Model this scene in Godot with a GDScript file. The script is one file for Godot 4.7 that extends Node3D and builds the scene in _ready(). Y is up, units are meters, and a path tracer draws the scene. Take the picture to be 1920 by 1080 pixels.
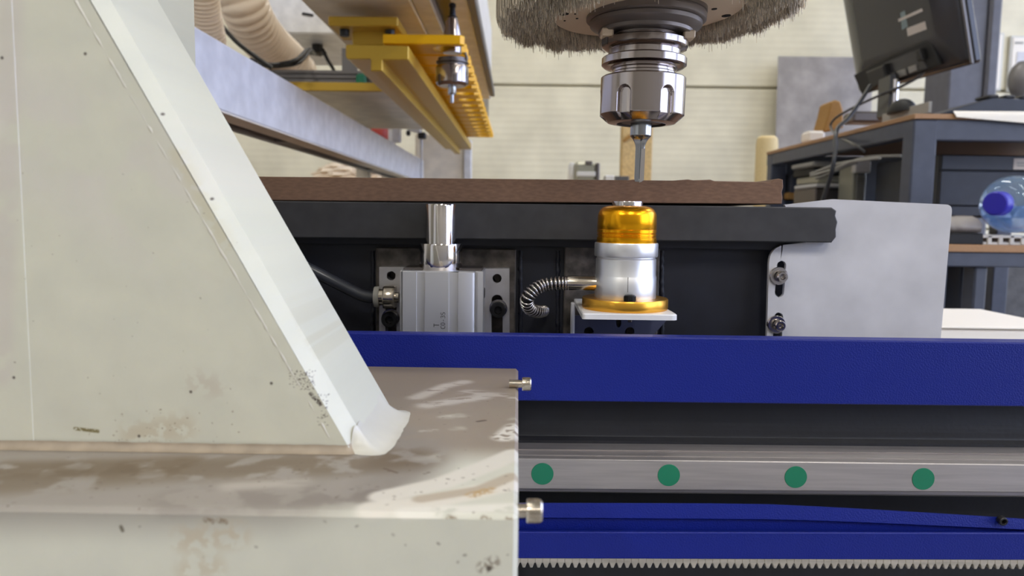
extends Node3D
# CNC router corner: gantry foot, tool setter, spindle with brush, tool rack and control desk in a bright workshop.

const F := 1400.0
const EYE := Vector3(0, 0.94, 0)
var CB: Basis
var M := {}
var org := {}
var taken := {}


func _ready() -> void:
	# ---- camera, sky, lights, exposure
	CB = Basis(Vector3.UP, deg_to_rad(0.4)) * Basis(Vector3.RIGHT, deg_to_rad(-5.5)) * Basis(Vector3.BACK, deg_to_rad(0.75))
	var cam := Camera3D.new()
	cam.name = "camera"
	add_child(cam)
	cam.transform = Transform3D(CB, EYE)
	cam.fov = rad_to_deg(2.0 * atan(540.0 / F))
	cam.near = 0.02
	cam.far = 60.0
	var at := CameraAttributesPhysical.new()
	at.frustum_focal_length = 12.0 / (540.0 / F)
	at.frustum_focus_distance = 0.37
	at.frustum_near = 0.02
	at.frustum_far = 60.0
	at.exposure_aperture = 19.0
	cam.attributes = at
	cam.current = true
	var env := Environment.new()
	env.background_mode = Environment.BG_SKY
	var sky := Sky.new()
	var sm := ProceduralSkyMaterial.new()
	sm.sky_top_color = Color(0.69, 0.77, 0.98)
	sm.sky_horizon_color = Color(0.84, 0.89, 1.0)
	sm.ground_horizon_color = Color(0.7, 0.69, 0.66)
	sm.ground_bottom_color = Color(0.6, 0.59, 0.57)
	sm.sky_energy_multiplier = 1.0
	sky.sky_material = sm
	env.sky = sky
	env.background_energy_multiplier = 11.0
	env.tonemap_mode = Environment.TONE_MAPPER_LINEAR
	env.tonemap_exposure = 0.64
	env.sdfgi_enabled = true
	env.ssao_enabled = true
	env.ssil_enabled = true
	var we := WorldEnvironment.new()
	we.name = "environment"
	we.environment = env
	add_child(we)
	make_materials()
	# ceiling light fittings: a glowing diffuser with an area light of the same size just below it
	# [x, z, across x, along z, energy]
	for L in [[-2.1, -2.6, 0.3, 1.5, 3.6], [0.6, -2.6, 0.3, 1.5, 3.6], [3.3, -2.6, 0.3, 1.5, 3.6], [-1.2, 0.35, 0.3, 1.5, 1.8], [1.25, 0.1, 0.3, 1.5, 1.8], [3.3, 0.6, 0.3, 1.5, 2.4], [-2.1, 3.0, 0.3, 1.5, 9.5], [0.6, 3.0, 0.3, 1.5, 9.5], [3.3, 3.0, 0.3, 1.5, 9.5]]:
		ceiling_light(L[0], L[1], L[2], L[3], L[4])
	room()
	gantry_foot()
	guards_and_rail()
	bed_and_table()
	cylinder()
	tool_setter()
	spindle()
	brush()
	left_back()
	tool_rack()
	right_back()
	far_back()


# ---------------------------------------------------------------- pixel rays and sizes
func W(px: float, py: float, d: float) -> Vector3:
	var v := CB * Vector3((px - 960.0) / F, (540.0 - py) / F, -1.0)
	return EYE + v * (d / -v.z)


func S(d: float) -> float:
	return W(971, 405, d).x - W(970, 405, d).x


# point of a line seen at y = yl (at px 972) and yr (at px 1920) in the plane at depth d, where it crosses x = X
func LY(yl: float, yr: float, d: float, X: float) -> Vector3:
	var p := W(972, yl, d)
	var q := W(1920, yr, d)
	return Vector3(X, lerpf(p.y, q.y, (X - p.x) / (q.x - p.x)), -d)


func V(x: float, y: float, d: float) -> Vector3:
	return EYE + Vector3(x, y, -d)


# ---------------------------------------------------------------- mesh builder
class MB:
	var v := PackedVector3Array()
	var n := PackedVector3Array()
	var u := PackedVector2Array()
	var T := Transform3D()
	var um := 0  # 1: faces that look up take their texture from above, those below follow on from its front edge
	var uv_from := 0.0

	func tri(a: Vector3, b: Vector3, c: Vector3, na: Vector3, nb: Vector3, nc: Vector3) -> void:
		var B := T.basis
		for p in [[a, na], [c, nc], [b, nb]]:
			v.append(T * p[0])
			n.append((B * p[1]).normalized())
			u.append(Vector2(p[0].x, p[0].z + 0.35) if um == 1 and absf(p[1].y) > 0.5 else Vector2(p[0].x, uv_from - p[0].y))

	func ftri(a: Vector3, b: Vector3, c: Vector3) -> void:
		var k := (b - a).cross(c - a)
		if k.length_squared() < 1e-20:
			return
		k = k.normalized()
		tri(a, b, c, k, k, k)

	func quad(a: Vector3, b: Vector3, c: Vector3, d: Vector3) -> void:
		ftri(a, b, c)
		ftri(a, c, d)

	func nquad(a: Vector3, b: Vector3, c: Vector3, d: Vector3, na: Vector3, nb: Vector3, nc: Vector3, nd: Vector3) -> void:
		tri(a, b, c, na, nb, nc)
		tri(a, c, d, na, nc, nd)

	func box(c: Vector3, s: Vector3, bev := 0.0, bs := Basis()) -> void:
		var h := s * 0.5
		bev = minf(bev, minf(h.x, minf(h.y, h.z)) * 0.9)
		var P := func(sx: float, sy: float, sz: float, ax: int) -> Vector3:
			var q := Vector3(sx * h.x, sy * h.y, sz * h.z)
			for k in 3:
				if k != ax:
					q[k] -= signf(q[k]) * bev
			return c + bs * q
		for ax in 3:
			var i := (ax + 1) % 3
			var j := (ax + 2) % 3
			for s1 in [1.0, -1.0]:
				var q := []
				for k in [[-1.0, -1.0], [1.0, -1.0], [1.0, 1.0], [-1.0, 1.0]]:
					var e := Vector3()
					e[ax] = s1
					e[i] = k[0]
					e[j] = k[1]
					q.append(P.call(e.x, e.y, e.z, ax))
				if s1 > 0:
					quad(q[0], q[1], q[2], q[3])
				else:
					quad(q[3], q[2], q[1], q[0])
		if bev <= 0.0:
			return
		for ax in 3:  # the edges along ax
			var i := (ax + 1) % 3
			var j := (ax + 2) % 3
			for si in [1.0, -1.0]:
				for sj in [1.0, -1.0]:
					var e0 := Vector3()
					e0[ax] = -1.0
					e0[i] = si
					e0[j] = sj
					var e1 := e0
					e1[ax] = 1.0
					var a: Vector3 = P.call(e0.x, e0.y, e0.z, i)
					var b: Vector3 = P.call(e1.x, e1.y, e1.z, i)
					var cc: Vector3 = P.call(e1.x, e1.y, e1.z, j)
					var d: Vector3 = P.call(e0.x, e0.y, e0.z, j)
					if si * sj > 0:
						quad(d, cc, b, a)
					else:
						quad(a, b, cc, d)
		for sx in [1.0, -1.0]:
			for sy in [1.0, -1.0]:
				for sz in [1.0, -1.0]:
					var a: Vector3 = P.call(sx, sy, sz, 0)
					var b: Vector3 = P.call(sx, sy, sz, 1)
					var cc: Vector3 = P.call(sx, sy, sz, 2)
					if sx * sy * sz > 0:
						ftri(a, b, cc)
					else:
						ftri(cc, b, a)

	# surface of revolution about local y; prof holds (radius, y) from bottom to top; corners sharper than 34 degrees stay crisp
	func lathe(o: Vector3, prof: Array, seg := 48, bs := Basis()) -> void:
		var m := prof.size()
		var sn := []
		for k in m - 1:
			var t: Vector2 = prof[k + 1] - prof[k]
			sn.append(Vector2(t.y, -t.x).normalized())
		for k in m - 1:
			var n0: Vector2 = sn[k]
			var n1: Vector2 = sn[k]
			if k > 0 and sn[k].dot(sn[k - 1]) > 0.83:
				n0 = (sn[k] + sn[k - 1]).normalized()
			if k < m - 2 and sn[k].dot(sn[k + 1]) > 0.83:
				n1 = (sn[k] + sn[k + 1]).normalized()
			var p: Vector2 = prof[k]
			var q: Vector2 = prof[k + 1]
			for i in seg:
				var a := TAU * i / seg
				var b := TAU * (i + 1) / seg
				var ca := Vector2(sin(a), cos(a))
				var cb := Vector2(sin(b), cos(b))
				nquad(o + bs * Vector3(ca.x * p.x, p.y, ca.y * p.x), o + bs * Vector3(cb.x * p.x, p.y, cb.y * p.x), o + bs * Vector3(cb.x * q.x, q.y, cb.y * q.x), o + bs * Vector3(ca.x * q.x, q.y, ca.y * q.x),
					bs * Vector3(ca.x * n0.x, n0.y, ca.y * n0.x), bs * Vector3(cb.x * n0.x, n0.y, cb.y * n0.x), bs * Vector3(cb.x * n1.x, n1.y, cb.y * n1.x), bs * Vector3(ca.x * n1.x, n1.y, ca.y * n1.x))

	# rings of equal length joined; smooth normals by averaging
	func loft(rings: Array, closed := true, caps := true, smooth := true) -> void:
		var m: int = rings[0].size()
		var w := m if closed else m - 1
		var nn := []
		if smooth:
			for r in rings.size():
				var row := []
				for i in m:
					var a: Vector3 = rings[r][(i + 1) % m if closed else mini(i + 1, m - 1)] - rings[r][(i - 1 + m) % m if closed else maxi(i - 1, 0)]
					var b: Vector3 = rings[mini(r + 1, rings.size() - 1)][i] - rings[maxi(r - 1, 0)][i]
					var k := a.cross(b)
					row.append(k.normalized() if k.length_squared() > 1e-20 else Vector3.UP)
				nn.append(row)
		for r in rings.size() - 1:
			for i in w:
				var j := (i + 1) % m
				var a: Vector3 = rings[r][i]
				var b: Vector3 = rings[r][j]
				var c: Vector3 = rings[r + 1][j]
				var d: Vector3 = rings[r + 1][i]
				if smooth:
					nquad(a, b, c, d, nn[r][i], nn[r][j], nn[r + 1][j], nn[r + 1][i])
				else:
					quad(a, b, c, d)
		if caps and closed:
			for e in [0, rings.size() - 1]:
				var c := Vector3()
				for p in rings[e]:
					c += p
				c /= m
				for i in m:
					var a: Vector3 = rings[e][i]
					var b: Vector3 = rings[e][(i + 1) % m]
					if e == 0:
						ftri(c, b, a)
					else:
						ftri(c, a, b)

	# round tube along points; r is a number or one radius for each point
	func tube(pts: Array, r, seg := 10, caps := true) -> void:
		var rings := []
		var side := Vector3()
		for k in pts.size():
			var t: Vector3 = (pts[mini(k + 1, pts.size() - 1)] - pts[maxi(k - 1, 0)]).normalized()
			if k == 0:
				side = t.cross(Vector3.UP if absf(t.y) < 0.9 else Vector3.RIGHT).normalized()
			else:
				side = (side - t * side.dot(t)).normalized()
			var up := side.cross(t)
			var ring := []
			var rr: float = r[k] if r is Array else r
			for i in seg:
				var a := TAU * i / seg
				ring.append(pts[k] + (side * cos(a) - up * sin(a)) * rr)
			rings.append(ring)
		loft(rings, true, caps)

	# polygon in local xy pushed from z0 to z1, its front edge (z1) chamfered
	func prism(poly0: Array, z0: float, z1: float, bev := 0.0, back_bev := 0.0) -> void:
		var poly := poly0.duplicate()
		var area := 0.0
		for i in poly.size():
			area += poly[i].cross(poly[(i + 1) % poly.size()])
		if area < 0:
			poly.reverse()
		var m := poly.size()
		var en := []
		for i in m:
			var t: Vector2 = poly[(i + 1) % m] - poly[i]
			en.append(Vector2(t.y, -t.x).normalized())
		var inset := func(b: float) -> Array:
			var out := []
			for i in m:
				var a: Vector2 = en[(i - 1 + m) % m]
				var c: Vector2 = en[i]
				out.append(poly[i] - (a + c) / maxf(1.0 + a.dot(c), 0.25) * b)
			return out
		var idx := Geometry2D.triangulate_polygon(PackedVector2Array(poly))
		var front: Array = inset.call(bev) if bev > 0 else poly
		var back: Array = inset.call(back_bev) if back_bev > 0 else poly
		for k in range(0, idx.size(), 3):
			var a := idx[k]
			var b := idx[k + 1]
			var c := idx[k + 2]
			if (poly[b] - poly[a]).cross(poly[c] - poly[a]) < 0:
				var s := b
				b = c
				c = s
			var Z := Vector3(0, 0, 1)
			tri(v3(front[a], z1), v3(front[b], z1), v3(front[c], z1), Z, Z, Z)
			tri(v3(back[a], z0), v3(back[c], z0), v3(back[b], z0), -Z, -Z, -Z)
		for i in m:
			var j := (i + 1) % m
			var na: Vector2 = en[i]
			var nb: Vector2 = en[i]
			if en[i].dot(en[(i - 1 + m) % m]) > 0.8:
				na = (en[i] + en[(i - 1 + m) % m]).normalized()
			if en[i].dot(en[j]) > 0.8:
				nb = (en[i] + en[j]).normalized()
			var A := Vector3(na.x, na.y, 0)
			var B := Vector3(nb.x, nb.y, 0)
			nquad(v3(poly[i], z0 + back_bev), v3(poly[j], z0 + back_bev), v3(poly[j], z1 - bev), v3(poly[i], z1 - bev), A, B, B, A)
			if bev > 0:
				var zz := Vector3(0, 0, 1)
				nquad(v3(poly[i], z1 - bev), v3(poly[j], z1 - bev), v3(front[j], z1), v3(front[i], z1), A + zz, B + zz, B + zz, A + zz)
			if back_bev > 0:
				var zz := Vector3(0, 0, -1)
				nquad(v3(back[i], z0), v3(back[j], z0), v3(poly[j], z0 + back_bev), v3(poly[i], z0 + back_bev), A + zz, B + zz, B + zz, A + zz)

	func v3(p: Vector2, z: float) -> Vector3:
		return Vector3(p.x, p.y, z)

	# a solid whose cross-sections a and b (equal counts of points, counter-clockwise seen from b's side) are joined by flat sides
	func bar(a: Array, b: Array, fa := true, fb := true) -> void:
		var m := a.size()
		for i in m:
			var j := (i + 1) % m
			quad(a[i], a[j], b[j], b[i])
		if fa:
			for i in range(1, m - 1):
				ftri(a[0], a[i + 1], a[i])
		if fb:
			for i in range(1, m - 1):
				ftri(b[0], b[i], b[i + 1])


func rounded(pts: Array, r, seg := 6) -> Array:
	var out := []
	var m := pts.size()
	for i in m:
		var p: Vector2 = pts[i]
		var rr: float = r[i] if r is Array else r
		if rr <= 0.0:
			out.append(p)
			continue
		var a: Vector2 = (pts[(i - 1 + m) % m] - p).normalized()
		var b: Vector2 = (pts[(i + 1) % m] - p).normalized()
		var half := acos(clampf(a.dot(b), -1, 1)) * 0.5
		var t := rr / tan(half)
		var p0 := p + a * t
		var p1 := p + b * t
		for k in seg + 1:
			var f := float(k) / seg
			out.append(p0.lerp(p, f).lerp(p.lerp(p1, f), f))
	return out


func ring2(c: Vector2, r: float, n: int, a0 := 0.0) -> Array:
	var out := []
	for i in n:
		out.append(c + Vector2(cos(a0 + TAU * i / n), sin(a0 + TAU * i / n)) * r)
	return out


# ---------------------------------------------------------------- objects
func numbered(called: String) -> String:
	taken[called] = taken.get(called, -1) + 1
	return called if taken[called] == 0 else "%s_%03d" % [called, taken[called]]


func thing(called: String, label: String, category: String, at: Vector3, group := "") -> Node3D:
	var o := Node3D.new()
	o.name = numbered(called)
	o.position = at
	o.set_meta("label", label)
	o.set_meta("category", category)
	if group:
		o.set_meta("group", group)
	add_child(o, true)
	org[o] = at
	return o


func obj(called: String, b: MB, mat: Material, parent: Node3D = null) -> MeshInstance3D:
	var o := MeshInstance3D.new()
	var at: Vector3 = org[parent] if parent else Vector3.ZERO
	if parent == null:
		var box := AABB(b.v[0], Vector3.ZERO)
		for p in b.v:
			box = box.expand(p)
		at = Vector3(box.get_center().x, box.position.y, box.get_center().z)
	var vv := b.v.duplicate()
	for i in vv.size():
		vv[i] -= at
	var ar := []
	ar.resize(Mesh.ARRAY_MAX)
	ar[Mesh.ARRAY_VERTEX] = vv
	ar[Mesh.ARRAY_NORMAL] = b.n
	ar[Mesh.ARRAY_TEX_UV] = b.u
	var am := ArrayMesh.new()
	am.add_surface_from_arrays(Mesh.PRIMITIVE_TRIANGLES, ar)
	am.surface_set_material(0, mat)
	o.mesh = am
	if parent:
		o.name = called
		parent.add_child(o, true)
	else:
		o.name = numbered(called)
		o.position = at
		add_child(o, true)
	org[o] = at
	return o


func single(called: String, b: MB, mat: Material, label: String, category: String, group := "") -> MeshInstance3D:
	var o := obj(called, b, mat)
	o.set_meta("label", label)
	o.set_meta("category", category)
	if group:
		o.set_meta("group", group)
	return o


func struct(called: String, b: MB, mat: Material, label: String, category := "") -> MeshInstance3D:
	var o := obj(called, b, mat)
	o.set_meta("kind", "structure")
	o.set_meta("label", label)
	o.set_meta("category", category if category else called.split("_")[0])
	return o


func boxm(c: Vector3, s: Vector3, bev := 0.0, bs := Basis()) -> MB:
	var b := MB.new()
	b.box(c, s, bev, bs)
	return b


# a box between two corners
func span(a: Vector3, b: Vector3, bev := 0.0) -> MB:
	return boxm((a + b) * 0.5, (b - a).abs(), bev)


func lathem(o: Vector3, prof: Array, seg := 48, bs := Basis()) -> MB:
	var b := MB.new()
	b.lathe(o, prof, seg, bs)
	return b


func tubem(pts: Array, r, seg := 10, caps := true) -> MB:
	var b := MB.new()
	b.tube(pts, r, seg, caps)
	return b


func prismm(poly: Array, z0: float, z1: float, bev := 0.0, xf := Transform3D()) -> MB:
	var b := MB.new()
	b.T = xf
	b.prism(poly, z0, z1, bev)
	return b


func curve(pts: Array, n := 24) -> Array:
	var out := []
	for k in n + 1:
		var t := float(k) / n * (pts.size() - 1)
		var i := mini(int(t), pts.size() - 2)
		var f := t - i
		out.append(pts[i].cubic_interpolate(pts[i + 1], pts[maxi(i - 1, 0)], pts[mini(i + 2, pts.size() - 1)], f))
	return out


# socket-head cap screw: head axis along dir, at = centre of the head's outer face
func screw(b: MB, at: Vector3, dir: Vector3, r: float, len: float, hex := 0.5) -> void:
	var y := dir.normalized()
	var x := y.cross(Vector3.UP if absf(y.y) < 0.9 else Vector3.RIGHT).normalized()
	var bs := Basis(x, y, x.cross(y))
	b.lathe(at, [Vector2(0, -len), Vector2(r * 0.97, -len), Vector2(r, -len + r * 0.05), Vector2(r, -r * 0.15), Vector2(r * 0.86, 0), Vector2(r * hex * 1.1, 0)], 28, bs)
	b.lathe(at, [Vector2(r * hex * 1.1, 0), Vector2(r * hex, -r * 0.08), Vector2(r * hex, -r * 0.8), Vector2(0, -r * 0.85)], 6, bs)


# ---------------------------------------------------------------- materials
func noise_tex(seed_: int, freq: float, lo: float, hi: float, oct := 4, warp := 0.0, size := 512) -> NoiseTexture2D:
	var n := FastNoiseLite.new()
	n.seed = seed_
	n.noise_type = FastNoiseLite.TYPE_SIMPLEX_SMOOTH
	n.frequency = freq
	n.fractal_octaves = oct
	if warp > 0:
		n.domain_warp_enabled = true
		n.domain_warp_amplitude = warp
	var t := NoiseTexture2D.new()
	t.width = size
	t.height = size
	t.seamless = true
	t.noise = n
	var g := Gradient.new()
	g.set_color(0, Color(lo, lo, lo))
	g.set_color(1, Color(hi, hi, hi))
	t.color_ramp = g
	return t


func mat(called: String, c: Color, rough := 0.5, metal := 0.0) -> StandardMaterial3D:
	var m := StandardMaterial3D.new()
	m.resource_name = called
	m.albedo_color = c
	m.roughness = rough
	m.metallic = metal
	M[called] = m
	return m


func tex(m: StandardMaterial3D, per_m: float, albedo: Texture2D, rough: Texture2D = null, bump: Texture2D = null, h := 0.02, stretch := Vector3.ONE) -> StandardMaterial3D:
	m.uv1_triplanar = true
	m.uv1_scale = Vector3.ONE * per_m * stretch
	if albedo:
		m.albedo_texture = albedo
	if rough:
		m.roughness_texture = rough
		m.roughness_texture_channel = BaseMaterial3D.TEXTURE_CHANNEL_RED
	if bump:
		m.heightmap_enabled = true
		m.heightmap_texture = bump
		m.heightmap_scale = h
	return m


func c8(r: int, g: int, b: int) -> Color:
	return Color8(r, g, b)


func make_materials() -> void:
	var soft := noise_tex(1, 0.008, 0.9, 1.0, 4)
	var soft2 := noise_tex(11, 0.012, 0.8, 1.0, 5)
	var fine := noise_tex(2, 0.05, 0.82, 1.0, 4)
	var pebble := noise_tex(3, 0.06, 0.0, 1.0, 2)
	var dirt := noise_tex(4, 0.01, 0.45, 1.0, 6, 20.0)
	var streak := noise_tex(6, 0.02, 0.9, 1.0, 4)
	tex(mat("weld_paint", c8(176, 160, 138), 0.5), 12.0, soft2)
	tex(mat("cast_paint", c8(214, 210, 196), 0.3), 6.0, soft, null, pebble, 0.012)
	M.cast_paint.uv1_scale = Vector3.ONE * 6.0
	tex(mat("white_paint", c8(240, 239, 240), 0.35), 5.0, soft)
	tex(mat("white_sheet", c8(212, 211, 216), 0.4), 5.0, soft)
	tex(mat("blue_paint", c8(14, 30, 118), 0.4), 30.0, null, null, pebble, 0.012)
	M.blue_paint.metallic_specular = 0.38
	tex(mat("black_paint", c8(24, 25, 32), 0.5), 8.0, soft2, null, pebble, 0.008)
	tex(mat("black_frame", c8(26, 28, 40), 0.5), 8.0, soft2)
	tex(mat("slab", c8(56, 55, 57), 0.55), 9.0, soft2)
	tex(mat("raw_steel", c8(112, 104, 98), 0.55, 0.35), 14.0, dirt)
	tex(mat("board", c8(128, 97, 76), 0.75), 20.0, fine, null, null, 0.02, Vector3(0.3, 1, 1))
	mat("steel", c8(190, 184, 182), 0.2, 1.0)
	tex(mat("rail_steel", c8(186, 180, 178), 0.42, 0.8), 10.0, streak, null, null, 0.02, Vector3(0.15, 3, 3))
	mat("dark_steel", c8(104, 98, 96), 0.38, 0.85)
	mat("nose_steel", c8(128, 120, 116), 0.42, 0.8)
	tex(mat("rail_dirty", c8(196, 188, 176), 0.45, 0.5), 12.0, soft2, null, null, 0.02, Vector3(0.3, 3, 3))
	mat("polished", c8(214, 208, 204), 0.12, 1.0)
	mat("holder_steel", c8(172, 162, 158), 0.17, 1.0)
	mat("bit_steel", c8(168, 170, 174), 0.22, 1.0)
	mat("aluminium", c8(214, 213, 215), 0.42, 0.75)
	mat("aluminium_bright", c8(232, 232, 235), 0.36, 0.9)
	tex(mat("brushed_plate", c8(205, 202, 204), 0.4, 0.85), 12.0, soft)
	mat("gold", c8(238, 166, 24), 0.26, 0.95)
	mat("gold_matt", c8(226, 168, 62), 0.3, 0.9)
	mat("black", c8(26, 26, 28), 0.45)
	mat("black_hole", c8(14, 14, 15), 0.9)
	mat("black_bolt", c8(44, 44, 46), 0.35, 0.6)
	mat("nickel", c8(200, 190, 176), 0.22, 1.0)
	mat("plastic_grey", c8(150, 148, 142), 0.5)
	mat("hose_black", c8(48, 50, 56), 0.3)
	mat("green_cap", c8(8, 112, 80), 0.45)
	mat("yellow_paint", c8(255, 192, 6), 0.4)
	mat("yellow_anodised", c8(204, 166, 58), 0.38, 0.25)
	mat("cream_plate", c8(222, 200, 172), 0.5)
	mat("bristle", c8(122, 108, 88), 0.7)
	mat("bristle_core", c8(190, 170, 140), 0.9)
	tex(mat("tan_beam", c8(246, 234, 214), 0.45), 3.0, soft)
	mat("hose_clear", c8(250, 238, 222), 0.25)
	M.hose_clear.backlight_enabled = true
	M.hose_clear.backlight = Color(0.7, 0.65, 0.6)
	tex(mat("desk_paint", c8(74, 79, 94), 0.45), 6.0, soft)
	tex(mat("desk_dark", c8(42, 47, 60), 0.45), 6.0, soft)
	tex(mat("desk_wood", c8(178, 136, 96), 0.55), 8.0, fine, null, null, 0.02, Vector3(1, 5, 1))
	mat("monitor_black", c8(50, 50, 54), 0.22)
	mat("monitor_dark", c8(10, 11, 15), 0.6)
	mat("bracket_shade", c8(62, 65, 88), 0.5)  # back plate colour holds the shade cast by the top plate
	mat("warm_white", c8(242, 236, 228), 0.4)
	mat("paper", c8(238, 232, 222), 0.7)
	mat("sticker", c8(205, 196, 188), 0.5)
	mat("sticker_blue", c8(120, 138, 142), 0.4)
	tex(mat("galvanised", c8(172, 166, 163), 0.5, 0.1), 1.1, soft2)
	tex(mat("wall_cream", c8(236, 229, 204), 0.6), 0.8, soft)
	mat("wall_plain", c8(190, 188, 182), 0.7)
	mat("wall_dark", c8(136, 134, 130), 0.7)
	tex(mat("concrete", c8(98, 96, 94), 0.85), 1.5, soft2, null, pebble, 0.1)
	tex(mat("floor_paint", c8(160, 157, 152), 0.4), 0.7, soft2)
	mat("ceiling_white", c8(205, 204, 198), 0.8)
	tex(mat("pillar_paint", c8(94, 95, 105), 0.45), 4.0, soft)
	tex(mat("foam", c8(238, 214, 160), 0.8), 8.0, fine)
	tex(mat("wood", c8(168, 124, 60), 0.7), 8.0, fine)
	tex(mat("pale_wood", c8(214, 184, 128), 0.65), 8.0, soft2)
	mat("cap_blue", c8(44, 38, 170), 0.35)
	mat("pcb_white", c8(206, 204, 200), 0.6)
	mat("grey_box", c8(150, 148, 132), 0.35, 0.3)
	mat("red_paint", c8(214, 84, 74), 0.4)
	mat("green_plastic", c8(20, 120, 88), 0.4)
	mat("profile_grey", c8(120, 118, 120), 0.45, 0.5)
	var g := mat("bottle", Color(0.66, 0.84, 0.98, 0.14), 0.06)
	g.transparency = BaseMaterial3D.TRANSPARENCY_ALPHA
	var wtr := mat("water", Color(0.3, 0.55, 0.85, 0.45), 0.05)
	wtr.transparency = BaseMaterial3D.TRANSPARENCY_ALPHA
	var pane := mat("pane", Color(0.9, 0.95, 1.0, 0.06), 0.03)
	pane.transparency = BaseMaterial3D.TRANSPARENCY_ALPHA
	var e := mat("lamp", c8(255, 255, 255), 0.5)
	e.emission_enabled = true
	e.emission = Color(1.0, 0.97, 0.92)
	e.emission_energy_multiplier = 4.0


# ---------------------------------------------------------------- room
const RX0 := -3.6
const RX1 := 4.6
const RZ0 := -4.2
const RZ1 := 4.6
const RH := 4.0


func ceiling_light(x: float, z: float, sx: float, sz: float, energy: float) -> void:
	var t := thing("ceiling_light", "long white ceiling light hung over the workshop at x %d z %d" % [roundi(x * 10), roundi(z * 10)], "ceiling light", Vector3(x, RH - 0.1, z), "ceiling lights of the workshop")
	t.set_meta("label", "long white strip light on the workshop ceiling, above the picture")
	obj("housing", span(Vector3(x - sx * 0.5 - 0.02, RH - 0.07, z - sz * 0.5 - 0.02), Vector3(x + sx * 0.5 + 0.02, RH, z + sz * 0.5 + 0.02), 0.01), M.white_paint, t)
	obj("diffuser_lamp", span(Vector3(x - sx * 0.5, RH - 0.09, z - sz * 0.5), Vector3(x + sx * 0.5, RH - 0.07, z + sz * 0.5), 0.004), M.lamp, t)
	var l := AreaLight3D.new()
	l.name = "lamp_light"
	l.area_size = Vector2(sx, sz)
	l.area_normalize_energy = true
	l.light_color = Color(1.0, 0.985, 0.95)
	l.light_energy = energy
	l.area_range = 30.0
	l.shadow_enabled = true
	l.position = Vector3(0, -0.005, 0)
	l.rotation = Vector3(-PI / 2, 0, 0)
	t.add_child(l)


func room() -> void:
	struct("floor", span(Vector3(RX0 - 0.2, -0.2, RZ0 - 0.2), Vector3(RX1 + 0.2, 0, RZ1 + 0.2)), M.floor_paint, "grey painted workshop floor")
	struct("ceiling", span(Vector3(RX0 - 0.2, RH, RZ0 - 0.2), Vector3(RX1 + 0.2, RH + 0.2, RZ1 + 0.2)), M.ceiling_white, "white workshop ceiling")
	struct("wall_left", span(Vector3(RX0 - 0.2, 0, RZ0), Vector3(RX0, RH, RZ1)), M.wall_plain, "pale workshop wall at the left")
	# two unseen windows added to the right wall for cool side light
	wall_with_added_windows("wall_right", true)
	wall_with_added_windows("wall_front", false)
	# the wall seen in the picture: a concrete plinth below, ribbed cream sandwich panels above
	var wb := struct("wall_back", span(Vector3(RX0 - 0.2, 0, RZ0 - 0.25), Vector3(RX1 + 0.2, RH, RZ0 - 0.04)), M.wall_cream, "cream ribbed panel wall at the back above a grey concrete plinth")
	obj("plinth", span(Vector3(RX0, 0, RZ0 - 0.04), Vector3(RX1, 0.74, RZ0 + 0.02), 0.01), M.concrete, wb)
	var y := 0.74
	var tops := [0.9, W(1000, 160, -RZ0).y, W(1000, 160, -RZ0).y + 1.0, W(1000, 160, -RZ0).y + 2.0]
	for t in tops:
		var b := MB.new()
		var y1: float = minf(t, RH)
		if y1 - y < 0.05:
			continue
		var prof := [Vector2(RZ0 - 0.04, y + 0.004), Vector2(RZ0 - 0.006, y + 0.006), Vector2(RZ0, y + 0.012)]
		var n := int((y1 - y - 0.03) / 0.034)
		for k in n:
			var yy: float = y + 0.015 + (y1 - y - 0.03) * k / n
			var st: float = (y1 - y - 0.03) / n
			prof.append_array([Vector2(RZ0, yy + st * 0.1), Vector2(RZ0 - 0.0004, yy + st * 0.25), Vector2(RZ0 - 0.0004, yy + st * 0.65), Vector2(RZ0, yy + st * 0.8)])
		prof.append_array([Vector2(RZ0, y1 - 0.012), Vector2(RZ0 - 0.006, y1 - 0.006), Vector2(RZ0 - 0.04, y1 - 0.004)])
		for k in prof.size() - 1:
			var p: Vector2 = prof[k]
			var q: Vector2 = prof[k + 1]
			b.quad(Vector3(RX0, p.y, p.x), Vector3(RX1, p.y, p.x), Vector3(RX1, q.y, q.x), Vector3(RX0, q.y, q.x))
		obj("wall_panel", b, M.wall_cream, wb)
		y = y1


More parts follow.
